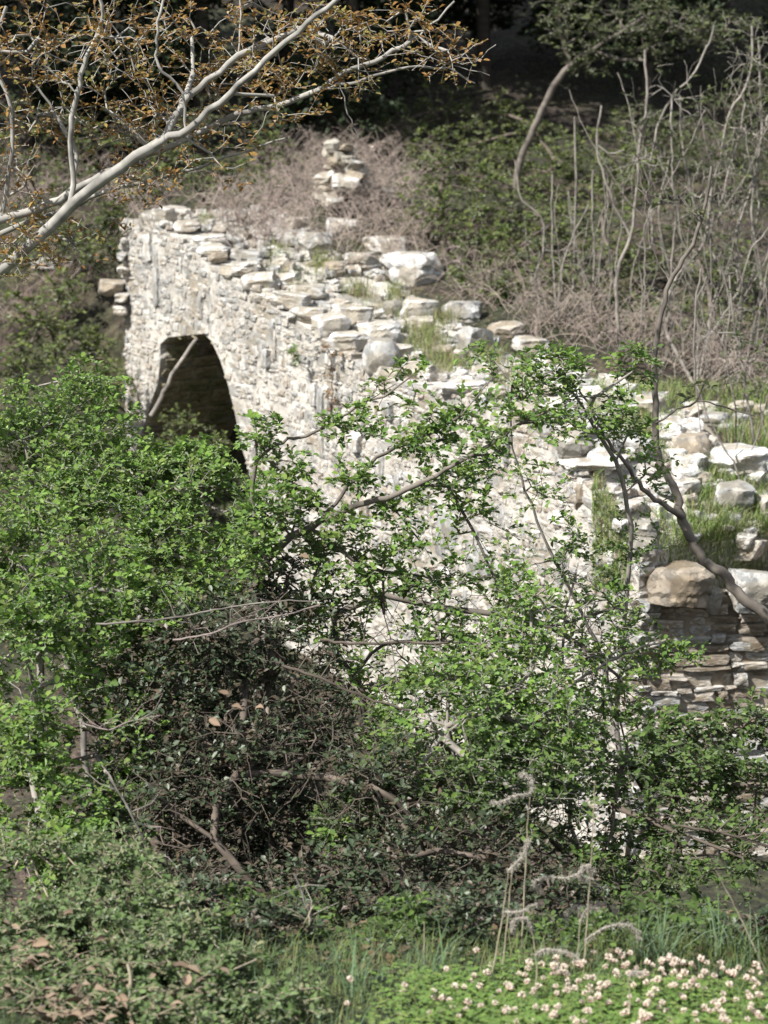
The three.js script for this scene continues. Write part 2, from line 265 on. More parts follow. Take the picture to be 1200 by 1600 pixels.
{
  const sh = new THREE.Shape(), step = 0.35; sh.moveTo(0, LOW); arch.slice().reverse().forEach((p) => sh.lineTo(p.s, p.y)); sh.lineTo(LEN, LOW);
  for (let s = LEN; s > 0; s -= step) sh.lineTo(s, crest(s) - 0.04 + noise(s * 2, 1) * 0.03); sh.lineTo(0, crest(0) - 0.04);
  const g = new THREE.ExtrudeGeometry(sh, { depth: THICK, bevelEnabled: false, curveSegments: 1 });
  g.applyMatrix4(new THREE.Matrix4().makeBasis(T, UPV, M)); g.translate(C0.x, 0, C0.z);
  // the basis turns the shape inside out, so its faces are wound again
  const p = g.attributes.position, a = p.array; for (let i = 0; i < p.count; i += 3) for (let k = 0; k < 3; k++) { const t = a[(i + 1) * 3 + k]; a[(i + 1) * 3 + k] = a[(i + 2) * 3 + k]; a[(i + 2) * 3 + k] = t; }
  g.computeVertexNormals(); boxUV(g, 0.5); part(bridge, 'masonry_core', g, mortarMat);
  const tone = (s, y) => { const v = R() + 0.25 * noise(s * 0.7, y * 0.7, 6); return v < 0.42 ? 'cream' : v < 0.60 ? 'white' : v < 0.79 ? 'tan' : v < 0.94 ? 'grey' : 'blue'; };
  const N = M.clone().negate(), extra = [];
  // tall blue-grey and pale slabs set upright, as sighted on the face
  for (const [x, y, w, h, tn] of [[700, 830, 30, 64, 'blue'], [760, 872, 22, 48, 'grey'], [742, 885, 16, 40, 'blue'], [233, 385, 10, 44, 'white'], [246, 450, 7, 60, 'grey'], [505, 625, 9, 44, 'blue'], [492, 615, 9, 34, 'white'], [420, 560, 10, 30, 'grey'], [700, 905, 18, 36, 'white'], [572, 790, 16, 30, 'tan'], [520, 560, 12, 30, 'white'], [950, 870, 30, 34, 'white'], [610, 640, 14, 30, 'grey'], [560, 690, 14, 30, 'white']]) {
    const a = face(x - w / 2, y), b = face(x + w / 2, y), c = face(x, y - h / 2), d = face(x, y + h / 2);
    extra.push({ s: (a.s + b.s) / 2, y: (c.y + d.y) / 2, w: Math.abs(a.s - b.s), h: c.y - d.y, d: 0.22, out: rr(0.05, 0.09), roll: rr(-.05, .05), yaw: rr(-.06, .06), pitch: rr(-.05, .05), tone: tn, geo: pick(SLABS), flip: false });
  }
  for (let i = 0; i < 70; i++) { const sx = rr(0.3, LEN - 0.3), sy = crest(sx) - rr(0.3, 3.2); if (inArch(sx, sy) || inArch(sx - .1, sy - .3) || inArch(sx + .1, sy - .3)) continue; extra.push({ s: sx, y: sy, w: rr(.07, .15), h: rr(.2, .42), d: 0.2, out: rr(0.02, 0.045), roll: rr(-.07, .07), yaw: rr(-.05, .05), pitch: rr(-.04, .04), tone: pick(['grey', 'white', 'blue', 'grey', 'cream']), geo: pick(SLABS), flip: false }); }
  layFace(bridge, { s0: -0.05, s1: LEN + 0.05, y0: LOW + 0.7, y1: EYE - 2.9, h: [0.04, 0.11], w: [0.07, 0.27], out: [-0.004, 0.03], tone, single: 280, extra, t: T.clone().negate(), n: N, at: (s, y) => W(s, y, 0),
    inside: (s, y, w, h) => y + h * 0.5 < crest(s) && !inArch(s, y) && !inArch(s - w * 0.7, y) && !inArch(s + w * 0.7, y) && !inArch(s, y - h) });
  // the jamb and vault inside the arch: rough stained stones along its outline
  const list = [];
  for (let i = 0; i < arch.length - 1; i++) {
    const a = arch[i], b = arch[i + 1], L = Math.hypot(b.s - a.s, b.y - a.y), dir = V(0, b.y - a.y, 0).addScaledVector(T, b.s - a.s).normalize(), inn = V().crossVectors(dir, M).normalize(), mid = V(0, (a.y + b.y) / 2, 0).addScaledVector(T, (a.s + b.s) / 2);
    const cs = arch[Math.floor(arch.length / 2)], cen = V(0, cs.y - 1.2, 0).addScaledVector(T, (arch[0].s + arch[arch.length - 1].s) / 2); if (inn.dot(cen.clone().sub(mid)) < 0) inn.negate();
    for (let u = 0; u < L;) { const h = Math.min(rr(0.1, 0.26), L - u + 0.05); for (let q = rr(0, .1); q < THICK - 0.05;) { const w = rr(0.25, 0.6); const f = (u + h / 2) / L;
      const p = W(lerp(a.s, b.s, f), lerp(a.y, b.y, f), Math.min(q + w / 2, THICK - .1)).addScaledVector(inn, rr(-0.02, 0.03)).addScaledVector(inn, -0.07); list.push([p, dir, inn, w, h]); q += w + 0.01; } u += h + 0.01; }
  }
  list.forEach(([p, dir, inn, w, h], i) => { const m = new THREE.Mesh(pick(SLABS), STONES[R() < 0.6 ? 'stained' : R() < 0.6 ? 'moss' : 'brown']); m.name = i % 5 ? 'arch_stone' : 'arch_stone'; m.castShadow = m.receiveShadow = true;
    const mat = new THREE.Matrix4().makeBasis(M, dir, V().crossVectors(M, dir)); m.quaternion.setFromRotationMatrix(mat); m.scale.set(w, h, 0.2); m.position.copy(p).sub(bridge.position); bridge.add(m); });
  // stones sticking out of the broken far edge
  for (const [x, y, w, h] of [[176, 448, 44, 22], [192, 462, 26, 16], [190, 482, 26, 16], [196, 420, 22, 14], [198, 380, 16, 16], [200, 356, 18, 16], [193, 400, 18, 12]]) {
    const p = at(x, y, 34.3), k = perM(y, 34.3), m = new THREE.Mesh(boulder(900 + y, w / k / 2, h / k / 2, 0.3, 7, 4), STONES[pick(['cream', 'grey', 'tan'])]); m.name = 'stone'; m.castShadow = m.receiveShadow = true; m.position.copy(p).sub(bridge.position); bridge.add(m);
  }
}
// the broken end of the bridge, a dry-laid wall of thin slabs that faces the viewer
const endLen = 4.2, endTop = (s) => EYE - 6.22 + noise(s * 1.4, 3) * 0.08 + s * 0.03;
const endWall = thing('dry_stone_wall', 'rough dry laid wall of thin brown slabs under the grassy bank', 'stone wall', V(E0.x + ET.x * 2, LOW, E0.z + ET.z * 2)); endWall.userData.kind = 'thing';
{
  const sh = new THREE.Shape(); sh.moveTo(0, LOW); sh.lineTo(endLen, LOW); for (let s = endLen; s >= 0; s -= 0.3) sh.lineTo(s, endTop(s) - 0.06);
  const g = new THREE.ExtrudeGeometry(sh, { depth: 0.4, bevelEnabled: false }); const EO = E0.clone().addScaledVector(EM, 0.02).addScaledVector(ET, 0.04);
  g.applyMatrix4(new THREE.Matrix4().makeBasis(ET, UPV, EM.clone().negate())); g.translate(EO.x + EM.x * 0.4, 0, EO.z + EM.z * 0.4); boxUV(g, 0.5); part(endWall, 'masonry_core', g, STONES.brown);
  layFace(endWall, { s0: -0.05, s1: endLen, y0: LOW + 0.9, y1: EYE - 6.0, h: [0.045, 0.13], w: [0.12, 0.42], out: [-0.015, 0.06], single: 200, tone: () => pick(['tan', 'cream', 'brown', 'grey', 'brown', 'tan', 'grey']), t: ET, n: EM.clone().negate(), at: (s, y) => V(E0.x + ET.x * s, y, E0.z + ET.z * s), inside: (s, y, w, h) => y + h < endTop(s) });
}
// ---------------------------------------------------------------- stones along the crest (parts of the bridge) and loose rocks
const crestStones = [ // x, y, width, height as sighted, tone
  [236, 334, 46, 34, 'white'], [273, 327, 56, 22, 'white'], [217, 344, 26, 30, 'grey'], [292, 349, 54, 18, 'cream'], [343, 353, 36, 14, 'white'], [326, 370, 66, 18, 'white'], [334, 386, 56, 18, 'white'], [341, 397, 32, 18, 'tan'],
  [384, 394, 52, 24, 'grey'], [442, 407, 36, 20, 'white'], [355, 415, 62, 26, 'cream'], [395, 432, 66, 34, 'cream'], [450, 430, 46, 18, 'white'], [480, 449, 62, 22, 'cream'], [400, 465, 46, 28, 'white'], [452, 463, 72, 30, 'cream'], [465, 487, 56, 30, 'cream'],
  [548, 484, 68, 42, 'cream'], [503, 500, 66, 42, 'white'], [594, 511, 72, 42, 'white'], [529, 527, 62, 34, 'white'], [575, 552, 52, 58, 'grey'], [654, 473, 62, 42, 'white'], [721, 479, 70, 42, 'grey'], [658, 500, 50, 22, 'cream'], [612, 475, 32, 30, 'grey'],
  [741, 523, 62, 62, 'grey'], [717, 552, 26, 32, 'white'], [790, 511, 60, 36, 'tan'], [829, 534, 66, 36, 'cream'], [868, 557, 76, 30, 'white'], [625, 543, 46, 20, 'white'], [654, 573, 62, 30, 'cream'], [594, 586, 46, 42, 'cream'], [696, 604, 92, 24, 'white'], [767, 604, 72, 20, 'white'],
  [810, 640, 60, 30, 'cream'], [840, 660, 60, 40, 'grey'], [891, 668, 82, 42, 'white'], [905, 692, 46, 32, 'grey'], [871, 698, 42, 32, 'blue'], [891, 723, 104, 16, 'cream'], [895, 768, 72, 50, 'brown'], [872, 806, 110, 30, 'white'], [950, 852, 50, 46, 'cream'], [990, 822, 56, 34, 'grey'], [920, 785, 44, 40, 'tan'], [845, 590, 50, 28, 'cream'], [760, 575, 46, 30, 'cream'], [690, 545, 40, 20, 'tan']];
crestStones.forEach(([x, y, w, h, tone], i) => {
  const p = hit(x, y + h * 0.35, 15), d = -p.z, k = perM(y, d), m = new THREE.Mesh(boulder(300 + i * 7, w / k / 2 * 0.9, h / k / 2 * 0.86, Math.max(w, h) / k / 2 * 0.85, tone === 'grey' && h > w ? 4 : 9, 7), STONES[tone]);
  m.name = 'crest_stone'; m.castShadow = m.receiveShadow = true; m.position.copy(p).add(V(0, h / k * 0.12, 0)).addScaledVector(M, Math.max(0, Math.max(w, h) / k * 0.36 - (p.clone().sub(C0).dot(M)))).sub(bridge.position); m.rotation.y = rr(-0.4, 0.4); m.rotation.z = rr(-0.06, 0.06); bridge.add(m);
});
{ // small rubble packed between the crest stones
  const bk = {}; for (let i = 0; i < 520; i++) { const s = rr(0.1, LEN - 0.1), q = rr(0.02, THICK), z = rr(0.05, 0.16), p = W(s, 0, q); p.y = topAt(p.x, p.z) + rr(-0.03, 0.02); const t = pick(['cream', 'tan', 'white', 'grey']); (bk[t] ||= []).push(pick(SLABS).clone().applyMatrix4(new THREE.Matrix4().compose(p, new THREE.Quaternion().setFromEuler(new THREE.Euler(rr(-.3, .3), rr(0, 6), rr(-.3, .3))), V(z * rr(1, 1.9), z * rr(.5, .9), z * rr(.8, 1.4))))); }
  for (const t in bk) part(bridge, 'crest_rubble', mergeGeometries(bk[t]), STONES[t], true);
}
const looseRocks = [
  [640, 412, 96, 56, 'white', 'cracked pale boulder at the foot of the dry bramble, beside the crest'], [606, 380, 72, 36, 'cream', 'flat cream rock just above the cracked boulder under the bramble'], [535, 348, 62, 28, 'white', 'flat white rock lying among the dry brambles'], [492, 376, 56, 50, 'grey', 'upright grey block standing at the bramble edge'], [463, 344, 34, 18, 'white', 'small white rock at the left edge of the brambles'],
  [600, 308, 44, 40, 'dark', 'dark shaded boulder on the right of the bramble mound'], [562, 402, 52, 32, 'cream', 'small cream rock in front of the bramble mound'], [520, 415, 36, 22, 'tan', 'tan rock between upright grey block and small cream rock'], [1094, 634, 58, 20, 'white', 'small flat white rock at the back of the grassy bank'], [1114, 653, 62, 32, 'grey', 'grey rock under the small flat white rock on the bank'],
  [1080, 690, 58, 64, 'tan', 'tall tan rock standing left of the white slab'], [1148, 709, 116, 40, 'white', 'long white slab on the grassy bank at right'], [1097, 744, 38, 22, 'cream', 'small cream stone below the tall tan rock'], [1144, 770, 58, 54, 'grey', 'rounded grey boulder below the long white slab'], [1200, 784, 40, 44, 'white', 'white rock at the right edge beside the rounded grey boulder'], [1012, 630, 62, 40, 'cream', 'cream rock left of the flat white rock, behind leafy twigs'], [950, 620, 50, 34, 'white', 'white rock behind the leafy twigs left of the cream rock'],
  [1060, 900, 116, 66, 'brown', 'large brown boulder capping the dry stone wall'], [1180, 910, 86, 62, 'grey', 'grey lichened boulder on the dry stone wall at right edge'], [1114, 930, 34, 40, 'blue', 'dark blue grey stone wedged between the two capping boulders'], [1008, 850, 40, 40, 'grey', 'small grey rock at the corner of the dry stone wall'], [70, 407, 50, 16, 'grey', 'flat grey rock on the dark bank under the pale branch']];
looseRocks.forEach(([x, y, w, h, tone, label], i) => {
  const cap = y > 840 && x > 1000, p = cap ? at(x, y + h * 0.3, 22.35) : hit(x, y + h * 0.35, 15), d = -p.z, k = perM(y, d);
  const m = solo('rock', label, 'rock', boulder(700 + i * 5, w / k / 2, h / k / 2, Math.max(w, h) / k / 2 * 0.8, 11, 9, 0.1), STONES[tone], null, 'loose rocks about the ruined bridge');
  m.position.copy(p).add(V(0, h / k * 0.14, 0)); m.rotation.y = rr(-0.3, 0.3);
});
{ // ragged heap of masonry on the mound
  R = rngOf(1199); const d = 37.2, k = perM(270, d), b0 = at(545, 306, d), g = thing('rubble_heap', 'ragged heap of crumbling masonry half buried in the dry brambles', 'rubble', V(b0.x, ground(b0.x, b0.z), b0.z));
  for (let i = 0; i < 30; i++) { const t = i / 29, y = lerp(312, 228, t), half = lerp(52, 15, Math.sqrt(t)), x = 545 + rr(-half, half) - 14 * t, p = at(x, y, d + rr(-.25, .25)), w = rr(24, 46) * (1 - .4 * t), m = new THREE.Mesh(boulder(1200 + i, w / k / 2, w * rr(.4, .75) / k / 2, w / k / 2, 8, 5), STONES[pick(['cream', 'white', 'grey', 'tan', 'white'])]); m.name = 'stone'; m.castShadow = m.receiveShadow = true; m.rotation.set(rr(-.35, .35), rr(-1, 1), rr(-.3, .3)); m.position.copy(p).sub(g.position); g.add(m); }
}

{ R = rngOf(1310); const shapes = Array.from({ length: 6 }, (_, i) => boulder(1320 + i, 0.5, 0.36, 0.45, 8, 4)); let n = 0;
  for (const [x, y, w, h, c] of [[930, 600, 60, 26, 7], [1000, 640, 50, 30, 7], [1060, 660, 40, 30, 6], [1110, 690, 60, 26, 8], [1160, 740, 40, 30, 6], [1080, 740, 40, 30, 5], [960, 690, 40, 40, 6], [1180, 660, 30, 20, 4], [1090, 820, 70, 30, 4], [1000, 800, 40, 40, 5], [1160, 850, 40, 16, 3]]) for (let i = 0; i < c; i++) {
    const p = hit(x + rr(-w, w), y + rr(-h, h), 21.9), z = rr(0.12, 0.34), m = solo('rubble_stone', 'small pale rubble stone strewn over the broken grassy bank at right', 'stone', shapes[n++ % 6], STONES[pick(['cream', 'white', 'tan', 'grey', 'white'])], null, 'rubble strewn over the right bank'); m.position.copy(p).add(V(0, z * .08, 0)); m.scale.set(z * rr(.9, 1.4), z * rr(.7, 1.1), z); m.rotation.set(rr(-.2, .2), rr(0, 6), rr(-.2, .2)); } }
// ---------------------------------------------------------------- woody plants
// o: base point, limbs [[points], tip radius], clumps {c, r, n}, leaf kind, bark; a skeleton grows through every clump and each end carries leaves
function plant(name, label, category, o) {
  R = rngOf(o.seed); const base = o.base, g = thing(name, label, category, base, o.group), nodes = [], kids = [];
  const add = (p, par, r = 0) => { nodes.push({ p, par, r, d: par >= 0 ? p.clone().sub(nodes[par].p).normalize() : UPV.clone() }); kids.push([]); if (par >= 0) kids[par].push(nodes.length - 1); return nodes.length - 1; };
  const cost = (i, q) => { const nd = nodes[i], dx = q.x - nd.p.x, dy = q.y - nd.p.y, dz = q.z - nd.p.z, l = Math.hypot(dx, dy, dz) || 1e-6; return l * (1.7 - 0.7 * (nd.d.x * dx + nd.d.y * dy + nd.d.z * dz) / l); };
  const nearest = (q, set) => { let b = set[0], bc = 1e9; for (const i of set) { const c = cost(i, q); if (c < bc) { bc = c; b = i; } } return b; };
  const root = add(base.clone().add(V(0, -0.1, 0)), -1), wood = [root];
  const chain = (from, to, step, wig, r = 0) => { const a = nodes[from].p.clone(), l = a.distanceTo(to), n = Math.max(1, Math.round(l / step)), out = []; let cur = from; const d0 = nodes[from].d.clone().multiplyScalar(l * 0.35), ctrl = a.clone().add(d0).lerp(a.clone().lerp(to, 0.5), 0.45); for (let i = 1; i <= n; i++) { const t = i / n, p = a.clone().multiplyScalar((1 - t) * (1 - t)).addScaledVector(ctrl, 2 * t * (1 - t)).addScaledVector(to, t * t); if (i < n) p.add(V(rr(-wig, wig), rr(-wig, wig), rr(-wig, wig))); cur = add(p, cur, r); out.push(cur); } return out; };
  for (const [pts, tip, free, rootR] of o.limbs || []) { let cur = free ? nearest(pts[0], wood) : root; const sp = spline(pts, 4, 0.012); sp.forEach((p, i) => { cur = add(p, cur, lerp(rootR || tip, tip, i / (sp.length - 1))); wood.push(cur); }); }
  const ends = [];
  for (const c of o.clumps) {
    const from = nearest(c.c, wood), local = chain(from, c.c, 0.28, o.wig ?? 0.035); wood.push(...local);
    const set = local.slice(-3); if (!set.length) set.push(from); const tg = [], gap = c.gap ?? o.gap ?? -9;
    for (let i = 0; i < c.n; i++) { let x, y, z; do { x = rr(-1, 1); y = rr(-1, 1); z = rr(-1, 1); } while (x * x + y * y + z * z > 1); const w = 1 + 0.45 * noise(c.c.x * 3 + x * 1.6, c.c.y * 3 + y * 1.6, z * 1.6 + o.seed); const q = V(c.c.x + x * c.r[0] * w, c.c.y + y * c.r[1] * w, c.c.z + z * c.r[2] * w); if (fbm(q.x * 3.4 + o.seed, q.y * 3.4, q.z * 3.4, 2) > gap) tg.push(q); }
    tg.sort((a, b) => a.distanceToSquared(c.c) - b.distanceToSquared(c.c));
    for (const q of tg) { const f = nearest(q, set), l = nodes[f].p.distanceTo(q); if (l < 0.03) continue; let cur = f; if (l > 0.16) { const mid = nodes[f].p.clone().lerp(q, 0.5).add(V(rr(-.03, .03), rr(-.005, .035), rr(-.03, .03))); cur = add(mid, f); set.push(cur); } const e = add(q, cur); set.push(e); ends.push([e, c.leaf || o.leaf, c.bare ?? o.bare ?? 0, c.fol]); }
  }
  const tipR = o.tip ?? 0.0022, ex = o.pipe ?? 2.5;
  for (let i = nodes.length - 1; i >= 0; i--) { let s = 0; for (const k of kids[i]) s += Math.pow(nodes[k].R, ex); nodes[i].R = Math.max(nodes[i].r, tipR, Math.pow(s, 1 / ex)); nodes[i].R = Math.min(nodes[i].R, base.z > -17.5 && !o.maxR ? 0.026 : 9); if (nodes[i].r > nodes[i].R) nodes[i].R = nodes[i].r; if (o.maxR) nodes[i].R = Math.min(nodes[i].R, o.maxR); }
  const paths = [], start = [[root, -1]];
  while (start.length) { const [s, from] = start.pop(), path = from >= 0 ? [from, s] : [s]; let cur = s; while (kids[cur].length) { let b = kids[cur][0]; for (const k of kids[cur]) if (nodes[k].R > nodes[b].R) b = k; for (const k of kids[cur]) if (k !== b) start.push([k, cur]); path.push(b); cur = b; } if (path.length > 1) paths.push(path); }
  paths.forEach((p) => { p.R = nodes[p[1]].R; }); paths.sort((a, b) => b.R - a.R);
  const tw = new MB(), bark = BARK[o.bark || 'grey'];
  paths.forEach((p, i) => { if (p.R < (o.finest || 0)) return; const big = i < (o.stems ?? 8), pts = p.map((k) => nodes[k].p), rad = p.map((k, j) => Math.min(nodes[k].R, nodes[p[Math.min(1, p.length - 1)]].R)); const mb = big ? new MB() : tw; tube(mb, pts, rad, p.R > 0.012 ? 7 : p.R > 0.005 ? 4 : 3); if (big) part(g, o.stemName || 'stem', mb.geo(), bark); });
  if (!tw.empty) part(g, 'twig_work', tw.geo(), bark, true);
  const fol = {};
  for (const [e, kind, bare] of ends) {
    if (R() < bare) continue; const sp = LEAF[kind], nd = nodes[e], par = nodes[nd.par], mb = fol[kind] ||= new MB(), seg = nd.p.distanceTo(par.p), n = Math.max(2, Math.round(sp.k * rr(0.6, 1.3))), base = pick(sp.cols), br = rr(0.8, 1.15);
    for (let j = 0; j < n; j++) {
      const f = j === 0 ? 0 : Math.min(0.95, j / n * Math.min(1, sp.L * 3.2 / seg)), p = _c.copy(nd.p).lerp(par.p, f), az = j * 2.4 + e, k = j === 0 ? 1.6 : 0.5;
      const out = V(Math.cos(az), rr(-0.15, 0.75), Math.sin(az)).addScaledVector(nd.d, k).normalize(), up = V(rr(-.65, .65), 1, rr(-.65, .65)).normalize(), s = rr(0.42, 1.32) * (o.leafScale || 1), q = br * rr(0.85, 1.15), b2 = R() < 0.2 ? pick(sp.cols) : base;
      leaf(mb, p.clone().addScaledVector(out, sp.L * 0.12), out, up, sp.L * s, sp.W * s * rr(0.85, 1.1), [b2[0] * q, b2[1] * q, b2[2] * q], sp.simple, rr(0.02, 0.3));
    }
  }
  for (const k in fol) part(g, o.folName || 'foliage', fol[k].geo(), LEAF[k].mat, true);
  g.userData.nodes = undefined; delete g.userData.nodes; return g;
}
const clump = (px, py, rx, ry, d, n, extra = {}) => { if (d < 17) { const f = extra.f ?? 3; n = Math.round(n * f); rx *= 1.3; ry *= 1.3; extra = { gap: -0.14, ...extra }; } const k = perM(py, d); return { c: at(px, py, d), r: [rx / k, ry / k, extra.dz ?? Math.min(0.8, (rx + ry) / 2 / k)], n, ...extra }; };
const foot = (px, d) => { const x = (px - 600) / F * d * 1.02; return V(x, ground(x, -d), -d); };
const line = (pts, d, dd = 0) => pts.map(([x, y], i) => at(x, y, d + dd * i / (pts.length - 1)));

// foreground shrubs along the top of the bank
plant('leafy_shrub', 'bright green leafy shrub at left, hiding the foot of the arch', 'shrub', { seed: 111, base: foot(150, 15.6), leaf: 'spring', bark: 'grey', clumps: [
  clump(40, 690, 90, 70, 16, 170), clump(130, 660, 80, 60, 16.4, 130), clump(170, 740, 90, 60, 15.6, 170), clump(270, 760, 80, 52, 15.4, 170), clump(350, 800, 70, 60, 15.2, 150), clump(90, 800, 100, 70, 15.2, 190), clump(220, 840, 100, 70, 14.8, 200), clump(330, 890, 80, 60, 14.6, 150), clump(120, 600, 50, 30, 16.8, 40), clump(290, 715, 60, 26, 15.6, 60), clump(30, 610, 40, 30, 17, 40)] });
plant('leafy_shrub', 'bright green shrub along the left edge, below the taller shrub', 'shrub', { seed: 12, base: foot(60, 12.6), leaf: 'spring', bark: 'grey', clumps: [
  clump(40, 890, 80, 80, 13.4, 190), clump(150, 920, 90, 70, 13.4, 190), clump(40, 1020, 80, 80, 12.8, 190), clump(130, 1050, 80, 80, 12.9, 170), clump(50, 1150, 80, 80, 12.4, 170), clump(150, 1180, 70, 70, 12.5, 140), clump(60, 1270, 90, 60, 12, 140), clump(40, 1350, 80, 40, 11.5, 110), clump(130, 1330, 60, 40, 11.6, 70), clump(240, 960, 60, 60, 13.2, 90), clump(170, 1290, 60, 50, 12.2, 80, { leaf: 'mid' })] });
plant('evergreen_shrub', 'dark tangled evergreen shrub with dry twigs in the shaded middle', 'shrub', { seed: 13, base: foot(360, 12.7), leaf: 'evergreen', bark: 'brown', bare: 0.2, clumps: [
  clump(450, 900, 60, 60, 13.6, 110), clump(430, 990, 90, 70, 13.4, 170), clump(320, 1010, 90, 70, 13, 170), clump(260, 1110, 90, 80, 12.8, 190), clump(380, 1120, 100, 80, 12.7, 210), clump(480, 1120, 70, 90, 13.1, 150), clump(320, 1230, 120, 80, 12.5, 230), clump(450, 1260, 100, 80, 12.7, 190), clump(260, 1330, 90, 60, 12.4, 120), clump(400, 1360, 110, 60, 12.5, 140)] });
plant('leafy_shrub', 'sparse young shrub whose grey branches cross the bridge wall', 'shrub', { seed: 14, base: foot(520, 14.2), leaf: 'spring', bark: 'mid', stems: 14, bare: 0.05,
  limbs: [[[...line([[500, 1250], [440, 1040], [400, 905]], 13.6), ...line([[440, 850], [500, 815], [560, 790], [620, 772], [680, 742], [735, 712], [800, 672], [860, 640]], 13.6, -0.5)], 0.006, 0, 0.03], [line([[500, 815], [545, 762], [590, 715], [645, 680], [700, 655], [760, 640]], 13.6, 0.4), 0.004, 1], [line([[412, 890], [395, 780], [402, 720], [440, 690], [480, 680], [532, 652], [580, 622], [618, 600]], 13.7, 0.4), 0.004, 1], [line([[500, 1250], [540, 1080], [600, 1010], [690, 1005]], 13.8), 0.006, 1]],
  clumps: [clump(450, 740, 40, 30, 13.7, 22, { f: 2.9 }), clump(400, 690, 30, 40, 13.8, 26, { f: 2.9 }), clump(545, 665, 40, 26, 13.9, 22, { f: 2.9 }), clump(600, 620, 40, 30, 13.9, 24, { f: 2.9 }), clump(640, 590, 30, 24, 13.9, 20, { f: 2.9 }), clump(650, 690, 50, 26, 13.6, 30, { f: 2.9 }), clump(720, 650, 50, 30, 13.6, 34, { f: 2.9 }), clump(770, 590, 40, 30, 13.5, 26, { f: 2.9 }), clump(560, 745, 40, 26, 13.5, 20, { f: 2.9 }), clump(620, 800, 50, 30, 13.5, 26, { f: 2.9 }), clump(700, 760, 50, 32, 13.4, 34, { f: 2.9 }), clump(770, 710, 46, 32, 13.3, 34, { f: 2.9 }), clump(830, 660, 60, 36, 13.2, 50, { f: 2.9 }), clump(470, 790, 36, 30, 13.6, 20, { f: 2.9 }), clump(560, 880, 60, 40, 13.5, 44, { f: 2.9 }), clump(660, 900, 60, 44, 13.6, 44, { f: 2.9 }), clump(600, 960, 60, 40, 13.6, 44, { f: 2.9 }), clump(500, 870, 40, 40, 13.5, 26, { f: 2.9 }), clump(740, 830, 50, 40, 13.4, 30, { f: 2.9 }), clump(690, 1000, 60, 40, 13.4, 50, { f: 2.9 }), clump(430, 800, 40, 40, 13.4, 40), clump(400, 860, 40, 40, 13.3, 40), clump(480, 950, 40, 40, 13.5, 30), clump(540, 820, 40, 30, 13.4, 30, { f: 2 }), clump(780, 920, 50, 40, 13.3, 34, { f: 2.4 }), clump(620, 1060, 50, 40, 13.3, 40, { f: 2.4 }), clump(760, 1010, 60, 40, 13.2, 44, { f: 2.4 }), clump(660, 850, 40, 30, 13.4, 26, { f: 2 })] });
plant('leafy_shrub', 'light green shrub in the middle, in front of the wall foot', 'shrub', { seed: 15, base: foot(740, 12.4), leaf: 'spring', bark: 'grey', bare: 0.1, clumps: [
  clump(700, 1060, 70, 50, 12.9, 100, { f: 1.7 }), clump(770, 1110, 80, 60, 12.6, 150, { f: 1.7 }), clump(690, 1150, 80, 60, 12.5, 140, { f: 1.7 }), clump(830, 1050, 60, 50, 12.9, 90, { f: 1.7 }), clump(850, 1150, 80, 60, 12.6, 140, { f: 1.7 }), clump(620, 1110, 50, 50, 12.9, 60, { f: 1.7 }), clump(760, 1210, 90, 60, 12.3, 150, { leaf: 'mid' }), clump(640, 1220, 70, 60, 12.4, 100, { leaf: 'mid' }), clump(560, 1290, 70, 50, 12.3, 80, { leaf: 'mid' }), clump(830, 960, 60, 44, 13.1, 50, { f: 1.7 }), clump(870, 1250, 70, 50, 12.2, 90, { leaf: 'mid' }), clump(520, 1290, 30, 40, 12, 26, { f: 1.7 })] });
plant('leafy_shrub', 'dense green shrub at right below the dry stone wall', 'shrub', { seed: 16, base: foot(1080, 12.8), leaf: 'mid', bark: 'brown', bare: 0.12, clumps: [
  clump(960, 1090, 50, 44, 13.6, 50, { leaf: 'spring', f: 2 }), clump(1040, 1150, 60, 36, 13.4, 80, { f: 2 }), clump(1130, 1150, 60, 36, 13.4, 90, { f: 2 }), clump(1190, 1120, 36, 40, 13.4, 44, { f: 2 }), clump(980, 1180, 60, 50, 13, 100, { f: 2 }), clump(1080, 1210, 80, 50, 12.9, 130, { f: 2.4 }), clump(1180, 1230, 60, 70, 12.8, 120, { f: 2.4 }), clump(960, 1260, 70, 50, 12.6, 80, { f: 2 }), clump(1060, 1300, 90, 50, 12.5, 130, { f: 2.4 }), clump(1160, 1340, 90, 50, 12.3, 130, { f: 2.4 }), clump(1040, 1380, 100, 34, 12.2, 90, { f: 2.4 }), clump(930, 1350, 60, 44, 12.2, 60, { f: 2 })] });
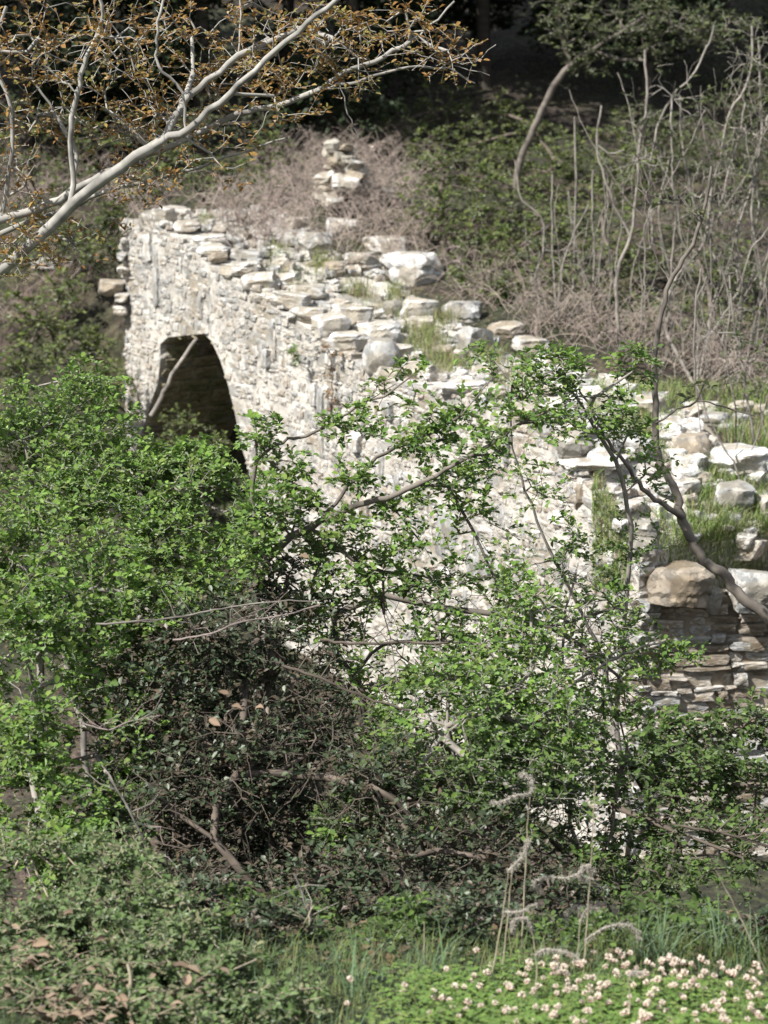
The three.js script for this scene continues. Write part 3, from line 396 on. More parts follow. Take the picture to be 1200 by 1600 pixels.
plant('leafy_shrub', 'slender shrub with light leaves before the near end of the crest', 'shrub', { seed: 17, base: foot(985, 16.5), leaf: 'spring', bark: 'grey', stems: 10,
  limbs: [[line([[985, 1300], [960, 1120], [930, 1000], [880, 900], [830, 790], [800, 700]], 16.2, -0.4), 0.005], [line([[960, 1120], [975, 960], [985, 820], [960, 720], [900, 620]], 16.2, -0.5), 0.005, 1]],
  clumps: [clump(800, 600, 50, 34, 15.6, 50, { f: 1.7 }), clump(870, 580, 60, 40, 15.5, 90, { f: 1.7 }), clump(930, 620, 60, 40, 15.6, 80, { f: 1.7 }), clump(880, 650, 60, 34, 15.6, 60, { f: 1.7 }), clump(990, 580, 46, 36, 15.8, 50, { f: 1.7 }), clump(980, 680, 50, 36, 15.8, 44, { f: 1.7 }), clump(1010, 740, 44, 40, 16, 34, { f: 1.7 }), clump(830, 760, 50, 40, 15.8, 40, { f: 1.7 }), clump(880, 860, 50, 50, 16, 44, { f: 1.7 }), clump(930, 940, 60, 50, 16.1, 50, { f: 1.7 }), clump(980, 850, 40, 50, 16.1, 30, { f: 1.7 }), clump(790, 890, 50, 40, 15.8, 36, { f: 1.7 }), clump(1000, 1010, 60, 40, 16.1, 50, { f: 1.7 }), clump(1060, 1020, 40, 30, 16.2, 24, { f: 1.7 }), clump(770, 560, 30, 24, 15.6, 18, { f: 1.7 })] });
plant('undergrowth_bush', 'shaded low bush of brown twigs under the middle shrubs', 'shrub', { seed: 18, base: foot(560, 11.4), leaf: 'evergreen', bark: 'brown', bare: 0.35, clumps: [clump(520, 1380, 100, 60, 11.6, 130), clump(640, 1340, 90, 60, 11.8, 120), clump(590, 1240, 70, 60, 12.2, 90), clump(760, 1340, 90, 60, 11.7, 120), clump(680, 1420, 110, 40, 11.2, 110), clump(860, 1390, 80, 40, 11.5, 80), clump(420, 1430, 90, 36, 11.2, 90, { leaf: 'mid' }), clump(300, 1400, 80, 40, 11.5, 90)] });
const weedD = table([[1300, 11.2], [1370, 10.7], [1420, 10.35], [1450, 10.15], [1500, 9.8], [1570, 9.35], [1600, 9.15]]);
plant('weed_mound', 'sunlit mound of small grey green weeds in the bottom left corner', 'weeds', { seed: 19, base: foot(110, 10.2), leaf: 'weed', bark: 'straw', stems: 4, maxR: 0.006, clumps: [[60, 1370, 90, 50, 190], [180, 1360, 80, 46, 170], [250, 1420, 60, 40, 110], [40, 1450, 60, 40, 90], [140, 1440, 80, 40, 140], [200, 1500, 70, 40, 100], [90, 1520, 80, 34, 100], [280, 1480, 50, 40, 80], [330, 1530, 60, 34, 80], [180, 1570, 90, 26, 80], [40, 1580, 60, 26, 60], [300, 1590, 90, 24, 90], [430, 1560, 60, 24, 50], [400, 1500, 60, 30, 60]].map(([x, y, rx, ry, n]) => clump(x, y, rx, ry, weedD(y), n, { dz: 0.3 })) });

plant('undergrowth_bush', 'shaded bush between the dark shrub and the foot of the bridge', 'shrub', { seed: 20, base: foot(430, 17.5), leaf: 'evergreen', bark: 'brown', bare: 0.3, clumps: [[400, 1000, 70, 60], [330, 1060, 80, 60], [430, 1100, 80, 70], [350, 1170, 90, 60], [480, 1190, 70, 60], [420, 1260, 90, 50]].map(([x, y, rx, ry]) => clump(x, y, rx, ry, 17, 200)) });
plant('undergrowth_bush', 'shaded bush between the middle shrub and the foot of the bridge', 'shrub', { seed: 21, base: foot(800, 16.6), leaf: 'mid', bark: 'brown', bare: 0.3, clumps: [[640, 1190, 60, 50], [720, 1180, 70, 60], [800, 1170, 70, 60], [880, 1200, 70, 60], [700, 1260, 80, 50], [800, 1270, 90, 50], [930, 1120, 50, 50]].map(([x, y, rx, ry]) => clump(x, y, rx, ry, 16.2, 150, { f: 1.3 })) });
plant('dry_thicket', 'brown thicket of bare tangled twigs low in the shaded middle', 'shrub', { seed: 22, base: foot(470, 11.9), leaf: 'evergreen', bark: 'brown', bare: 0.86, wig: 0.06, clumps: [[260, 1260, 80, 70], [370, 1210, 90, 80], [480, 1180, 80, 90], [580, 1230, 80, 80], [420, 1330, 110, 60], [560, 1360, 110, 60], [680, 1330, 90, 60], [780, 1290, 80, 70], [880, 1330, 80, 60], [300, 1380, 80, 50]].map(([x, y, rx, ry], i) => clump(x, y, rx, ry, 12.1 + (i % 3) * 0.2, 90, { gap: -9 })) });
[['low leafy undergrowth along the meadow edge at left of centre', 350, [[300, 1440], [380, 1455], [460, 1450], [530, 1465], [430, 1410]]], ['low leafy undergrowth along the meadow edge behind the dry stalks', 720, [[610, 1450], [690, 1455], [770, 1450], [850, 1455], [740, 1410], [640, 1410]]], ['low dark undergrowth along the meadow edge at right', 1050, [[930, 1440], [1000, 1450], [1080, 1440], [1150, 1430], [1200, 1400], [1040, 1410]]]].forEach(([label, px, spots], i) => plant('undergrowth_bush', label, 'shrub', { seed: 240 + i, base: foot(px, 11), leaf: 'mid', bark: 'brown', bare: 0.25, maxR: 0.014, clumps: spots.map(([x, y], k) => clump(x, y + 32, 55, 34, 10.5 + (k % 2) * 0.15, 140, { leaf: k % 3 === 1 ? 'evergreen' : 'mid', f: 2.4, gap: -0.2 })) }));
plant('dry_thicket', 'grey thicket of bare twigs in front of the right end of the bridge', 'shrub', { seed: 23, base: foot(930, 15), leaf: 'mid', bark: 'grey', bare: 0.8, wig: 0.06, clumps: [[880, 1000, 60, 70], [930, 1080, 70, 70], [860, 1130, 60, 60], [980, 1180, 70, 60], [900, 900, 50, 60]].map(([x, y, rx, ry], i) => clump(x, y, rx, ry, 14.8, 40, { gap: -9, f: 1.6 })) });

plant('dry_thicket', 'fine twiggy bush with scattered leaves veiling the lower bridge wall', 'shrub', { seed: 25, base: foot(640, 15.4), leaf: 'spring', bark: 'mid', bare: 0.45, wig: 0.05, tip: 0.0028, clumps: [[520, 960, 60, 60], [600, 930, 60, 50], [690, 950, 60, 50], [780, 960, 60, 60], [860, 980, 60, 60], [560, 1050, 60, 60], [650, 1060, 70, 60], [740, 1060, 60, 60], [830, 1080, 60, 60], [910, 1010, 50, 60], [960, 950, 40, 60], [620, 1150, 70, 60], [880, 1160, 60, 50], [970, 1060, 50, 50], [560, 1150, 60, 60]].map(([x, y, rx, ry]) => clump(x, y, rx, ry, 14.9, 44, { gap: -0.3, f: 2 })) });

// bare-stemmed shrubs on the right
const bare = (label, seed, base, limbs, clumps, extra = {}) => plant('bare_shrub', label, 'shrub', { maxR: 0.09, seed, base, limbs, clumps, leaf: 'olive', bark: 'grey', bare: 0.8, stems: 24, tip: 0.003, pipe: 2.8, group: 'leafless shrubs on the right bank', ...extra });
bare('tall leafless shrub with one thick curved grey stem rising at the right edge', 31, foot(1260, 17.2), [[line([[1250, 1130], [1200, 965], [1154, 931], [1134, 901], [1097, 874], [1080, 847], [1063, 806], [1056, 766], [1036, 735], [1026, 695], [1024, 627], [1024, 560], [1032, 500], [1046, 440], [1075, 395], [1100, 330], [1112, 260]], 17, 0.4), 0.012, 0, 0.05], [line([[1063, 806], [1040, 790], [1010, 770], [985, 735], [950, 690], [930, 650], [905, 610]], 17, -0.3), 0.008, 1, 0.025], [line([[1046, 440], [1020, 390], [1010, 330], [1000, 270]], 17.4), 0.006, 1], [line([[1026, 660], [1060, 640], [1100, 628], [1140, 640], [1180, 650]], 17.2), 0.006, 1]], [clump(1080, 330, 50, 60, 17.5, 16), clump(1010, 300, 40, 60, 17.5, 12), clump(960, 680, 50, 40, 17, 14), clump(1100, 600, 60, 40, 17.3, 16)], { bark: 'mid' });
const farD = 29;
const shoots = (seed, n, x0, x1, y0, y1, d) => { const r = rngOf(seed), o = []; for (let i = 0; i < n; i++) { let x = lerp(x0, x1, r()), y = y0 + r() * 40, dr = (r() - .5) * 0.7; const e = lerp(y1, y0 - 120, r() * 0.7), pts = [], dd = d + (r() - .5) * 1.5; while (y > e) { pts.push(at(x, y, dd)); y -= 34 + r() * 36; x += dr * 45 + (r() - .5) * 26; dr = clamp(dr + (r() - .5) * 0.5, -0.7, 0.7); } if (pts.length > 2) o.push([pts, 0.004 + r() * 0.006]); } return o; };
bare('leafless shrub of tall upright grey stems with a sawn off tip', 32, hit(970, 560), [[line([[966, 520], [965, 425], [985, 370], [995, 280], [1000, 215], [1010, 165], [1008, 78]], farD), 0.0180], [line([[985, 370], [960, 320], [945, 275], [932, 225], [940, 165]], farD), 0.0144, 1], [line([[980, 370], [1015, 390], [1015, 300], [1022, 220], [1050, 150], [1080, 120], [1105, 75], [1115, 40]], farD, 0.5), 0.0144, 1], [line([[932, 225], [950, 240], [975, 235]], farD), 0.0120, 1], ...shoots(1, 9, 940, 1040, 520, 120, farD)], [clump(1000, 250, 60, 80, farD, 102), clump(1050, 150, 60, 60, farD, 85)]);
bare('dense leafless shrub with many forking stems at the far right', 33, hit(1090, 600), [[line([[1040, 520], [1050, 445], [1100, 380], [1110, 300], [1125, 250], [1140, 175], [1170, 125], [1175, 40]], farD), 0.0168], [line([[1100, 380], [1080, 300], [1065, 225], [1062, 150]], farD), 0.0144, 1], [line([[1110, 490], [1125, 425], [1108, 375], [1130, 300], [1150, 230], [1165, 160]], farD, 0.6), 0.0144], [line([[1150, 560], [1160, 450], [1150, 380], [1180, 270], [1200, 180]], farD), 0.0156], [line([[1180, 560], [1190, 430], [1175, 330], [1190, 200], [1185, 60]], farD), 0.0144], [line([[1090, 540], [1085, 470], [1040, 400], [1030, 330], [1045, 250]], farD), 0.0120], [line([[1120, 570], [1140, 500], [1190, 420], [1215, 350]], farD), 0.0120], ...shoots(2, 26, 1020, 1220, 560, 20, farD)], [clump(1100, 300, 80, 100, farD, 255), clump(1160, 200, 60, 100, farD, 187), clump(1150, 420, 70, 80, farD, 221), clump(1060, 420, 60, 80, farD, 136), clump(1180, 90, 50, 70, farD, 102)]);
bare('small leafless shrub of thin stems beside the evergreen hillside bushes', 34, hit(870, 500), [[line([[870, 500], [880, 415], [900, 360], [920, 320]], 31), 0.0132], [line([[850, 495], [835, 440], [850, 390], [845, 340], [815, 310], [805, 250]], 31), 0.0132], [line([[925, 470], [928, 380], [925, 340], [927, 265]], 31), 0.0132], [line([[900, 480], [880, 420], [860, 400]], 31), 0.0096], [line([[895, 450], [900, 310], [898, 182]], 32), 0.0144], [line([[865, 420], [862, 330], [863, 272]], 31.5), 0.0132], ...shoots(3, 10, 820, 950, 490, 260, 31)], [clump(880, 390, 60, 60, 31, 61), clump(830, 440, 40, 50, 31, 40), clump(930, 420, 40, 60, 31, 44)]);
bare('leafless saplings standing behind the long white slab', 35, hit(1150, 690), [[line([[1195, 830], [1171, 776], [1158, 759], [1151, 729], [1127, 692], [1104, 644], [1087, 594], [1085, 500], [1095, 420]], 23.5), 0.0108], [line([[1180, 700], [1165, 600], [1150, 520], [1140, 430]], 24.5), 0.0108], [line([[1150, 640], [1135, 560], [1140, 470], [1120, 400]], 25), 0.0096], ...shoots(4, 8, 1080, 1220, 690, 300, 24.5)], [clump(1120, 520, 70, 70, 24.5, 51), clump(1170, 560, 40, 90, 24.5, 44)]);

// the tree that reaches in from the left
{
  const d = 15.5, trunkBase = foot(-330, 15.8);
  const lb = [
    [line([[-300, 1000], [-230, 700], [-120, 545], [0, 425], [75, 355], [145, 295], [235, 230], [295, 200], [360, 145], [415, 95], [480, 35], [545, -12], [640, -90]], d, -0.8), 0.015, 0, 0.036],
    [line([[-230, 640], [-120, 440], [0, 345], [75, 320], [145, 280], [215, 250], [280, 220], [370, 180], [435, 165], [500, 140], [560, 128], [640, 104], [700, 108], [742, 130]], d - 0.2, 0.8), 0.006, 1, 0.03],
    [line([[-120, 430], [0, 365], [110, 325], [165, 300], [220, 285], [300, 265], [370, 240], [450, 215]], d + 0.3), 0.006, 1, 0.022],
    [line([[290, 200], [283, 145], [248, 100], [245, 50], [262, -10]], d - 0.4), 0.012, 1], [line([[115, 290], [110, 200], [120, 145], [135, 90], [160, 20], [150, -20]], d - 0.2), 0.012, 1], [line([[120, 145], [92, 120], [65, 100]], d - .2), 0.009, 1], [line([[120, 245], [85, 175], [45, 120]], d + .1), 0.009, 1],
    [line([[258, 215], [280, 170], [310, 135], [370, 85], [375, 0]], d - 0.3, 0.3), 0.007, 1], [line([[500, 140], [535, 115], [600, 88], [655, 55], [710, 2]], d + 0.2, 0.2), 0.008, 1], [line([[655, 55], [690, 80], [730, 100], [775, 70]], d + 0.3), 0.004, 1], [line([[600, 88], [650, 85], [700, 100], [765, 118]], d + 0.3), 0.004, 1], [line([[235, 235], [200, 195], [165, 170]], d), 0.008, 1], [line([[480, 40], [500, 70], [490, 110]], d), 0.004, 1], [line([[0, 345], [20, 200], [-10, 90]], d), 0.008, 1], [line([[0, 80], [60, 85], [130, 100]], d), 0.005, 1], [line([[530, 120], [545, 180], [560, 215]], d), 0.005, 1], [line([[-120, 440], [-40, 150], [10, 10]], d), 0.012, 1], [line([[160, 20], [190, 60], [210, 110]], d), 0.006, 1]];
  LEAF.bud = { L: .042, W: .024, k: 6, mat: leafMat, cols: [[.28, .165, .04], [.24, .13, .035], [.30, .20, .055], [.22, .19, .05], [.26, .14, .035]] };
  const cl = []; R = rngOf(77); for (const [x, y, rx, ry, n] of [[60, 60, 90, 70, 60], [180, 60, 80, 70, 60], [300, 60, 80, 70, 64], [420, 60, 80, 60, 56], [520, 60, 60, 50, 40], [60, 180, 80, 70, 50], [180, 180, 80, 70, 54], [320, 130, 80, 60, 50], [430, 150, 70, 50, 36], [560, 90, 60, 50, 36], [640, 50, 60, 50, 36], [700, 80, 70, 40, 26], [40, 290, 60, 50, 30], [110, 380, 70, 50, 34], [220, 280, 60, 50, 26], [330, 240, 70, 40, 22], [-60, 200, 70, 100, 30], [20, 380, 50, 50, 22], [250, 180, 60, 50, 34]]) cl.push(clump(x, y, rx, ry, d + rr(-.4, .4), n));
  plant('budding_tree', 'pale barked tree reaching in from the left with small orange brown young leaves', 'tree', { seed: 41, base: trunkBase, limbs: lb, clumps: cl, leaf: 'bud', bark: 'pale', bare: 0.22, stems: 26, stemName: 'branch', folName: 'young_foliage', tip: 0.0026, pipe: 2.3, maxR: 0.055 });
}

// ---------------------------------------------------------------- growth behind and beside the bridge
const bush = (label, seed, px, py, cl, leafKind = 'ivy', extra = {}) => plant('hillside_bush', label, 'bush', { seed, base: extra.base || hit(px, py, 22), leaf: leafKind, bark: 'brown', stems: 3, tip: 0.004, clumps: cl, group: 'green bushes on the hillside', ...extra });
bush('dark green bush right of the dry bramble mound', 51, 700, 400, [clump(680, 330, 60, 50, 35.5, 150), clump(740, 370, 60, 46, 34.5, 150), clump(700, 270, 60, 46, 36.5, 130), clump(760, 300, 50, 46, 36, 120), clump(740, 430, 50, 30, 33.5, 80)]);
bush('low green bush between the bramble mound and the bare shrubs', 52, 820, 470, [clump(800, 400, 60, 46, 33.5, 150), clump(850, 440, 60, 40, 33, 130), clump(790, 450, 50, 30, 32.5, 90), clump(870, 350, 50, 46, 34.5, 120), clump(820, 330, 50, 44, 35.5, 110)]);
bush('green bush filling behind the tall upright bare stems', 53, 960, 520, [clump(940, 330, 60, 60, 34, 140), clump(990, 400, 60, 56, 33, 140), clump(930, 430, 60, 50, 32, 130), clump(990, 490, 60, 40, 31, 110), clump(1000, 280, 50, 50, 35, 90)], 'ivy');
bush('pale green bush behind the dense bare shrub at far right', 54, 1120, 560, [clump(1080, 380, 60, 70, 33, 130, { leaf: 'olive' }), clump(1150, 430, 60, 60, 32, 130), clump(1110, 510, 60, 44, 31, 120), clump(1180, 530, 50, 50, 30.5, 110), clump(1170, 300, 60, 70, 35, 120, { leaf: 'olive' }), clump(1060, 540, 50, 36, 30.5, 80)]);
bush('bush of bright leaves behind the far end of the bridge', 55, 330, 330, [clump(270, 250, 60, 40, 38, 110), clump(340, 270, 60, 40, 37.5, 110), clump(220, 290, 40, 30, 37, 70), clump(400, 290, 50, 30, 37.5, 80), clump(420, 240, 50, 40, 39.5, 90)]);
bush('leafy bush on the dark bank left of the arch', 56, 90, 560, [clump(60, 500, 60, 50, 33, 120), clump(130, 540, 50, 40, 32.6, 110), clump(40, 570, 60, 40, 32, 110), clump(160, 600, 40, 40, 32, 80), clump(100, 450, 40, 30, 34, 50)], 'ivy', { leafScale: 1.1 });
bush('bush with yellow green leaves at the upper left behind the pale branches', 57, 60, 330, [clump(40, 250, 60, 50, 38, 90), clump(120, 270, 60, 46, 38, 80), clump(60, 330, 60, 36, 37, 80), clump(170, 340, 40, 36, 36.5, 60), clump(150, 210, 50, 40, 40, 70)], 'ivy', { bare: 0.2 });
bush('small leafy plant growing inside the mouth of the arch', 58, 290, 760, [clump(280, 660, 40, 26, 31, 50), clump(330, 700, 40, 36, 30.6, 60), clump(260, 700, 30, 30, 30.8, 40)], 'ivy', { base: W(face(300, 700).s, ground(W(face(300, 700).s, 0, 0.4).x, W(face(300, 700).s, 0, 0.4).z), 0.2), leafScale: 0.8 });

bush('dark bush under the leaning grey trunk', 59, 830, 300, [clump(800, 250, 60, 40, 39, 120), clump(860, 270, 60, 40, 38.5, 120), clump(900, 230, 60, 40, 40, 110), clump(840, 210, 50, 30, 40.5, 80), clump(740, 225, 60, 40, 41, 130), clump(670, 235, 60, 40, 41, 120), clump(790, 180, 60, 40, 42.5, 120), clump(700, 170, 60, 40, 43, 120), clump(610, 200, 50, 40, 42.5, 90)]);
bush('dark bush behind the tall upright stems, below the olive crown', 60, 1000, 300, [clump(960, 250, 60, 44, 39, 120), clump(1030, 260, 60, 44, 38.5, 120), clump(1000, 200, 60, 40, 40.5, 110, { leaf: 'olive' }), clump(1060, 210, 50, 40, 40, 90, { leaf: 'olive' })]);
bush('olive green bush high on the bank at the right edge', 61, 1140, 300, [clump(1110, 240, 60, 46, 39, 120, { leaf: 'olive' }), clump(1180, 240, 60, 60, 38.5, 130, { leaf: 'olive' }), clump(1140, 180, 60, 44, 40.5, 110, { leaf: 'olive' }), clump(1190, 150, 50, 50, 41, 90, { leaf: 'olive' })]);
bush('green bush low on the bank behind the far edge of the bridge', 62, 180, 400, [clump(150, 390, 40, 36, 36, 90), clump(110, 370, 40, 30, 36.5, 70), clump(180, 340, 30, 30, 36.5, 60), clump(40, 400, 50, 36, 36, 80)]);
bush('bright leafed bush behind the long pale branches', 63, 300, 260, [clump(300, 190, 70, 36, 41, 90), clump(200, 200, 60, 40, 41, 80), clump(100, 190, 70, 40, 41, 80), clump(20, 180, 50, 40, 41, 60), clump(400, 190, 60, 36, 41, 70)], 'olive');
plant('wall_plant', 'small yellow green plant rooted in the sunlit face of the bridge', 'plant', { seed: 64, base: W(face(458, 560).s, face(458, 560).y, -0.03), leaf: 'spring', bark: 'straw', stems: 2, maxR: 0.01, clumps: [clump(458, 548, 9, 14, 28.6, 16), clump(463, 564, 7, 9, 28.6, 8)] });
{ R = rngOf(65); LEAF.rust = { L: .06, W: .04, k: 4, mat: dryLeafMat, simple: true, cols: [[.16, .10, .05], [.12, .08, .045], [.2, .12, .05]] };
  const p0 = W(face(530, 640).s, face(530, 640).y, -0.12), up = (y, q) => W(face(530, y).s, face(530, y).y, q); plant('withered_plant', 'withered brown plant standing against the face of the bridge', 'plant', { seed: 65, base: p0, leaf: 'rust', bark: 'brown', stems: 3, maxR: 0.012, limbs: [[[p0, up(600, -.1), up(560, -.12), up(545, -.16)], 0.006]], clumps: [[520, 545], [538, 552], [530, 580], [526, 610], [532, 630]].map(([x, y]) => { const f = face(x, y); return { c: W(f.s, f.y, -0.12), r: [.07, .08, .06], n: 7 }; }) }); }
// forest above the bank: trunks, and crowns whose shade darkens the slope
const treeGroup = 'evergreen trees of the dark wood';
const forest = [[-620, 44, 'unseen evergreen tree added for shade well beyond the left edge'], [-440, 48, 'unseen evergreen tree added for shade behind the outermost one beyond the left edge'], [-260, 42.5, 'unseen evergreen tree added for shade just outside the left edge'], [-80, 46, 'dark evergreen tree at the upper left corner'], [60, 42, 'dark evergreen tree behind the upper left branches'], [190, 46, 'dark evergreen tree behind the fork of the pale branches'], [320, 42.5, 'dark evergreen tree behind the far end of the bridge'], [450, 47, 'dark evergreen tree above the bramble mound, left of the deepest shade'], [560, 43, 'dark evergreen tree straight above the masonry stump'], [660, 48, 'dark evergreen tree in the deepest shade of the wood'], [752, 46.5, 'dark evergreen tree beside the leaning grey trunk'], [880, 49, 'dark evergreen tree behind the leaning grey trunk'], [990, 45, 'dark evergreen tree behind the sawn off bare stem'], [1110, 50, 'dark evergreen tree behind the dense bare shrub'], [1240, 46, 'dark evergreen tree at the upper right corner']];  // leftmost trees stand out of view, added to shade the slope
forest.forEach(([px, d, label], i) => {
  const b = foot(px, d); b.y = ground(b.x, b.z); R = rngOf(500 + i); const H = rr(8.5, 10.5), cl = [];
  for (let j = 0; j < 20; j++) { const a = rr(0, 6.283), h = rr(0.4, 1), w = 3.1 * Math.sqrt(Math.max(0.15, 1 - Math.pow(h - 0.55, 2) * 4)), q = Math.sqrt(rr(.04, 1)); cl.push({ c: V(b.x + Math.cos(a) * w * q, b.y + H * h, b.z + Math.sin(a) * w * q), r: [rr(.9, 1.4), rr(.6, 1), rr(.9, 1.4)], n: 85 }); }
  if (px > -120) for (let j = 0; j < 9; j++) { const a = rr(0, 6.283), q = rr(.3, 1.9); cl.push({ c: V(b.x + Math.cos(a) * q, b.y + rr(0.5, 3.4), b.z + Math.sin(a) * q * 0.8), r: [rr(.6, 1.0), rr(.5, .8), rr(.6, .9)], n: 110 }); }
  plant('evergreen_tree', label, 'tree', { seed: 520 + i, base: b, leaf: 'forest', bark: 'dark', stems: 6, stemName: 'trunk', folName: 'crown', limbs: [[[b.clone(), b.clone().add(V(rr(-.2, .2), H * 0.4, rr(-.2, .2))), b.clone().add(V(rr(-.4, .4), H * 0.9, rr(-.4, .4)))], 0.06]], clumps: cl, tip: 0.006, leafScale: 1.5, pipe: 2.3, finest: 0.015, group: treeGroup, maxR: 0.2 });
});
plant('leaning_tree', 'grey trunk leaning right out of the dark wood under an olive green crown', 'tree', { seed: 61, base: hit(822, 330, 30), leaf: 'olive', bark: 'mid', stems: 6, stemName: 'branch', folName: 'crown', tip: 0.005, limbs: [[line([[812, 330], [806, 290], [815, 245], [835, 200], [860, 145], [890, 102], [925, 78], [970, 50], [1020, 20]], 37), 0.025, 0, 0.055], [line([[925, 78], [960, 90], [1010, 95]], 37), 0.03, 1], [line([[890, 102], [880, 60], [870, 20]], 37), 0.03, 1]], clumps: [clump(900, 60, 60, 36, 37, 90), clump(970, 30, 70, 40, 37, 120), clump(1050, 40, 70, 40, 37, 110), clump(1130, 50, 70, 36, 37, 100), clump(920, 100, 50, 24, 37, 50), clump(880, 20, 50, 40, 37, 70), clump(1010, 80, 60, 24, 37, 50)] });

// dry brambles on the mound
function brambles(label, seed, spots, n) {
  R = rngOf(seed); const b = hit(...spots[0], 22), g = thing('dry_bramble', label, 'bramble', b, 'dry brambles on the mound'), mb = new MB();
  for (let i = 0; i < n; i++) {
    const [x, y, w = 60] = pick(spots), p = hit(x + rr(-w, w), y + rr(-22, 22), 22), a = rr(0, 6.283), l = rr(0.4, 1.3), h = rr(0.25, 0.8), q = rr(.75, 1.2), col = [q, q * rr(.92, 1), q * rr(.9, 1)], dir = V(Math.cos(a), 0, Math.sin(a));
    const pts = []; for (let k = 0; k <= 7; k++) { const t = k / 7; pts.push(p.clone().addScaledVector(dir, l * t).add(V(rr(-.03, .03), h * Math.sin(t * 2.6) - 0.05, rr(-.03, .03)))); }
    tube(mb, pts, (t) => 0.006 * (1 - t * 0.6), 3, col);
    for (let k = 0; k < 5; k++) { const s = pts[1 + Math.floor(R() * 6)], e = s.clone().add(V(rr(-.25, .25), rr(-.05, .28), rr(-.25, .25))), m = s.clone().lerp(e, .5).add(V(0, rr(0, .05), 0)); tube(mb, [s, m, e], [0.0035, 0.003, 0.002], 3, col); }
  }
  const mat = new THREE.MeshStandardMaterial({ color: lin(.31, .265, .23), vertexColors: true, roughness: 0.95 }); part(g, 'cane_tangle', mb.geo(), mat, true);
}
brambles('dry grey brown bramble tangle around the masonry stump', 81, [[530, 290, 90], [480, 270, 60], [600, 290, 60], [560, 240, 50]], 300);
brambles('dry bramble tangle between the crest and the small white rocks', 82, [[420, 340, 70], [480, 320, 70], [400, 370, 40], [540, 330, 60]], 260);
brambles('dry bramble tangle spilling down to the cracked boulder', 83, [[600, 370, 60], [640, 350, 50], [570, 400, 60], [660, 410, 60], [520, 380, 50]], 130);
brambles('dry twiggy thicket on the bank at upper left behind the pale branches', 84, [[60, 260, 80], [120, 300, 80], [40, 330, 60], [200, 330, 40], [90, 420, 70], [60, 500, 60]], 240);
brambles('dry twigs under the bare shrubs on the right bank', 85, [[960, 540, 80], [1050, 570, 80], [1150, 600, 70], [880, 520, 60], [780, 470, 50]], 240);

// ---------------------------------------------------------------- ground cover (uncountable)
function cover(name, label, category, seed, fn) { R = rngOf(seed); const mb = new MB(), mat = fn(mb) || leafMat; return solo(name, label, category, mb.geo(), mat, 'stuff'); }
const G1 = [[.10, .14, .028], [.125, .165, .038], [.08, .115, .025], [.16, .175, .055], [.11, .15, .06]];
const jit = (c) => { const q = rr(0.8, 1.2); return [c[0] * q, c[1] * q, c[2] * q]; };
cover('grass', 'green grass along the bottom of the bank', 'grass', 91, (mb) => {
  for (let i = 0; i < 15000; i++) { const d = 9.0 + Math.pow(R(), 0.8) * 1.75, x = rr(-0.2, 0.2) * d * 1.05, right = sm(x, -0.6, 1.2); if (R() > 0.35 + right * 0.65) continue; if (d < 10.2 && x > 0 && R() < 0.5) continue; const p = V(x, ground(x, -d) - 0.01, -d); blade(mb, p, rr(0, 6.28), rr(0.04, 0.1) + (d > 10.1 && x > 1 ? rr(0, 0.16) : 0), rr(.003, .0065), rr(0.2, 0.9), jit(pick(G1))); }
});
cover('straw_litter', 'dry straw and withered grass lying on the weeds at bottom left', 'straw', 98, (mb) => {
  for (const [x, y, n] of [[60, 1490, 40], [120, 1565, 70], [40, 1560, 40], [160, 1520, 30], [290, 1530, 30], [110, 1590, 50], [230, 1570, 24], [20, 1470, 18]]) for (let i = 0; i < n; i++) { const px = x + rr(-55, 55), py = y + rr(-28, 28), p = at(px, py, weedD(py) - rr(0.1, 0.32)), q = rr(.7, 1.2), a = rr(0, 6.28), e = p.clone().add(V(Math.cos(a) * .09, rr(-.02, .04), Math.sin(a) * .06).multiplyScalar(rr(.4, 1.3))); if (R() < .5) tube(mb, [p, p.clone().lerp(e, .5).add(V(0, .008, 0)), e], [.0022, .002, .0012], 3, [.30 * q, .25 * q, .17 * q]); else leaf(mb, p, e.clone().sub(p).normalize(), V(rr(-.6, .6), 1, rr(-.3, .9)).normalize(), rr(.03, .065), rr(.014, .03), [.175 * q, .13 * q, .09 * q], false, rr(.2, .7)); }
  return dryLeafMat;
});
cover('meadow_grass', 'longer grass blades standing among the clover', 'grass', 97, (mb) => {
  for (const [x, y] of [[1010, 1500], [1040, 1510], [1120, 1490], [1170, 1500], [690, 1530], [560, 1550]]) for (let i = 0; i < 26; i++) { const p = hit(x + rr(-22, 22), y + rr(-6, 14), 8); blade(mb, p, rr(0, 6.28), rr(0.14, 0.34), rr(.005, .011), rr(0.3, 1.1), jit(pick([[.12, .19, .10], [.14, .21, .12], [.11, .18, .07]]))); }
  for (let i = 0; i < 3200; i++) { const d = i % 2 ? rr(9.2, 10.4) : rr(9.6, 10.25), x = rr(-0.9, 1.95); if (i % 2 === 0 && noise(x * 5, d * 5, 4) < 0) continue; const p = V(x, ground(x, -d), -d); blade(mb, p, rr(0, 6.28), rr(0.07, 0.17), rr(.003, .007), rr(0.2, 1.1), jit(pick([[.16, .22, .06], [.13, .19, .07], [.12, .2, .1], [.2, .22, .09]]))); }
});
cover('grass_on_bank', 'fresh grass on the bank between the boulders at right', 'grass', 92, (mb) => {
  for (let i = 0; i < 17000; i++) { const p = hit(rr(925, 1230), rr(600, 925), 21.9, 34); const pt = fbm(p.x * 1.1, p.z * 1.1, 5, 3); if (pt < -0.16 + rr(-.12, .12)) continue; blade(mb, p, rr(0, 6.28), rr(0.05, 0.3) * (0.7 + pt), rr(.006, .013), rr(0.2, 1.2), jit(pick([[.17, .27, .06], [.33, .28, .16], [.20, .29, .075], [.14, .23, .05], [.24, .28, .10]]))); }
});
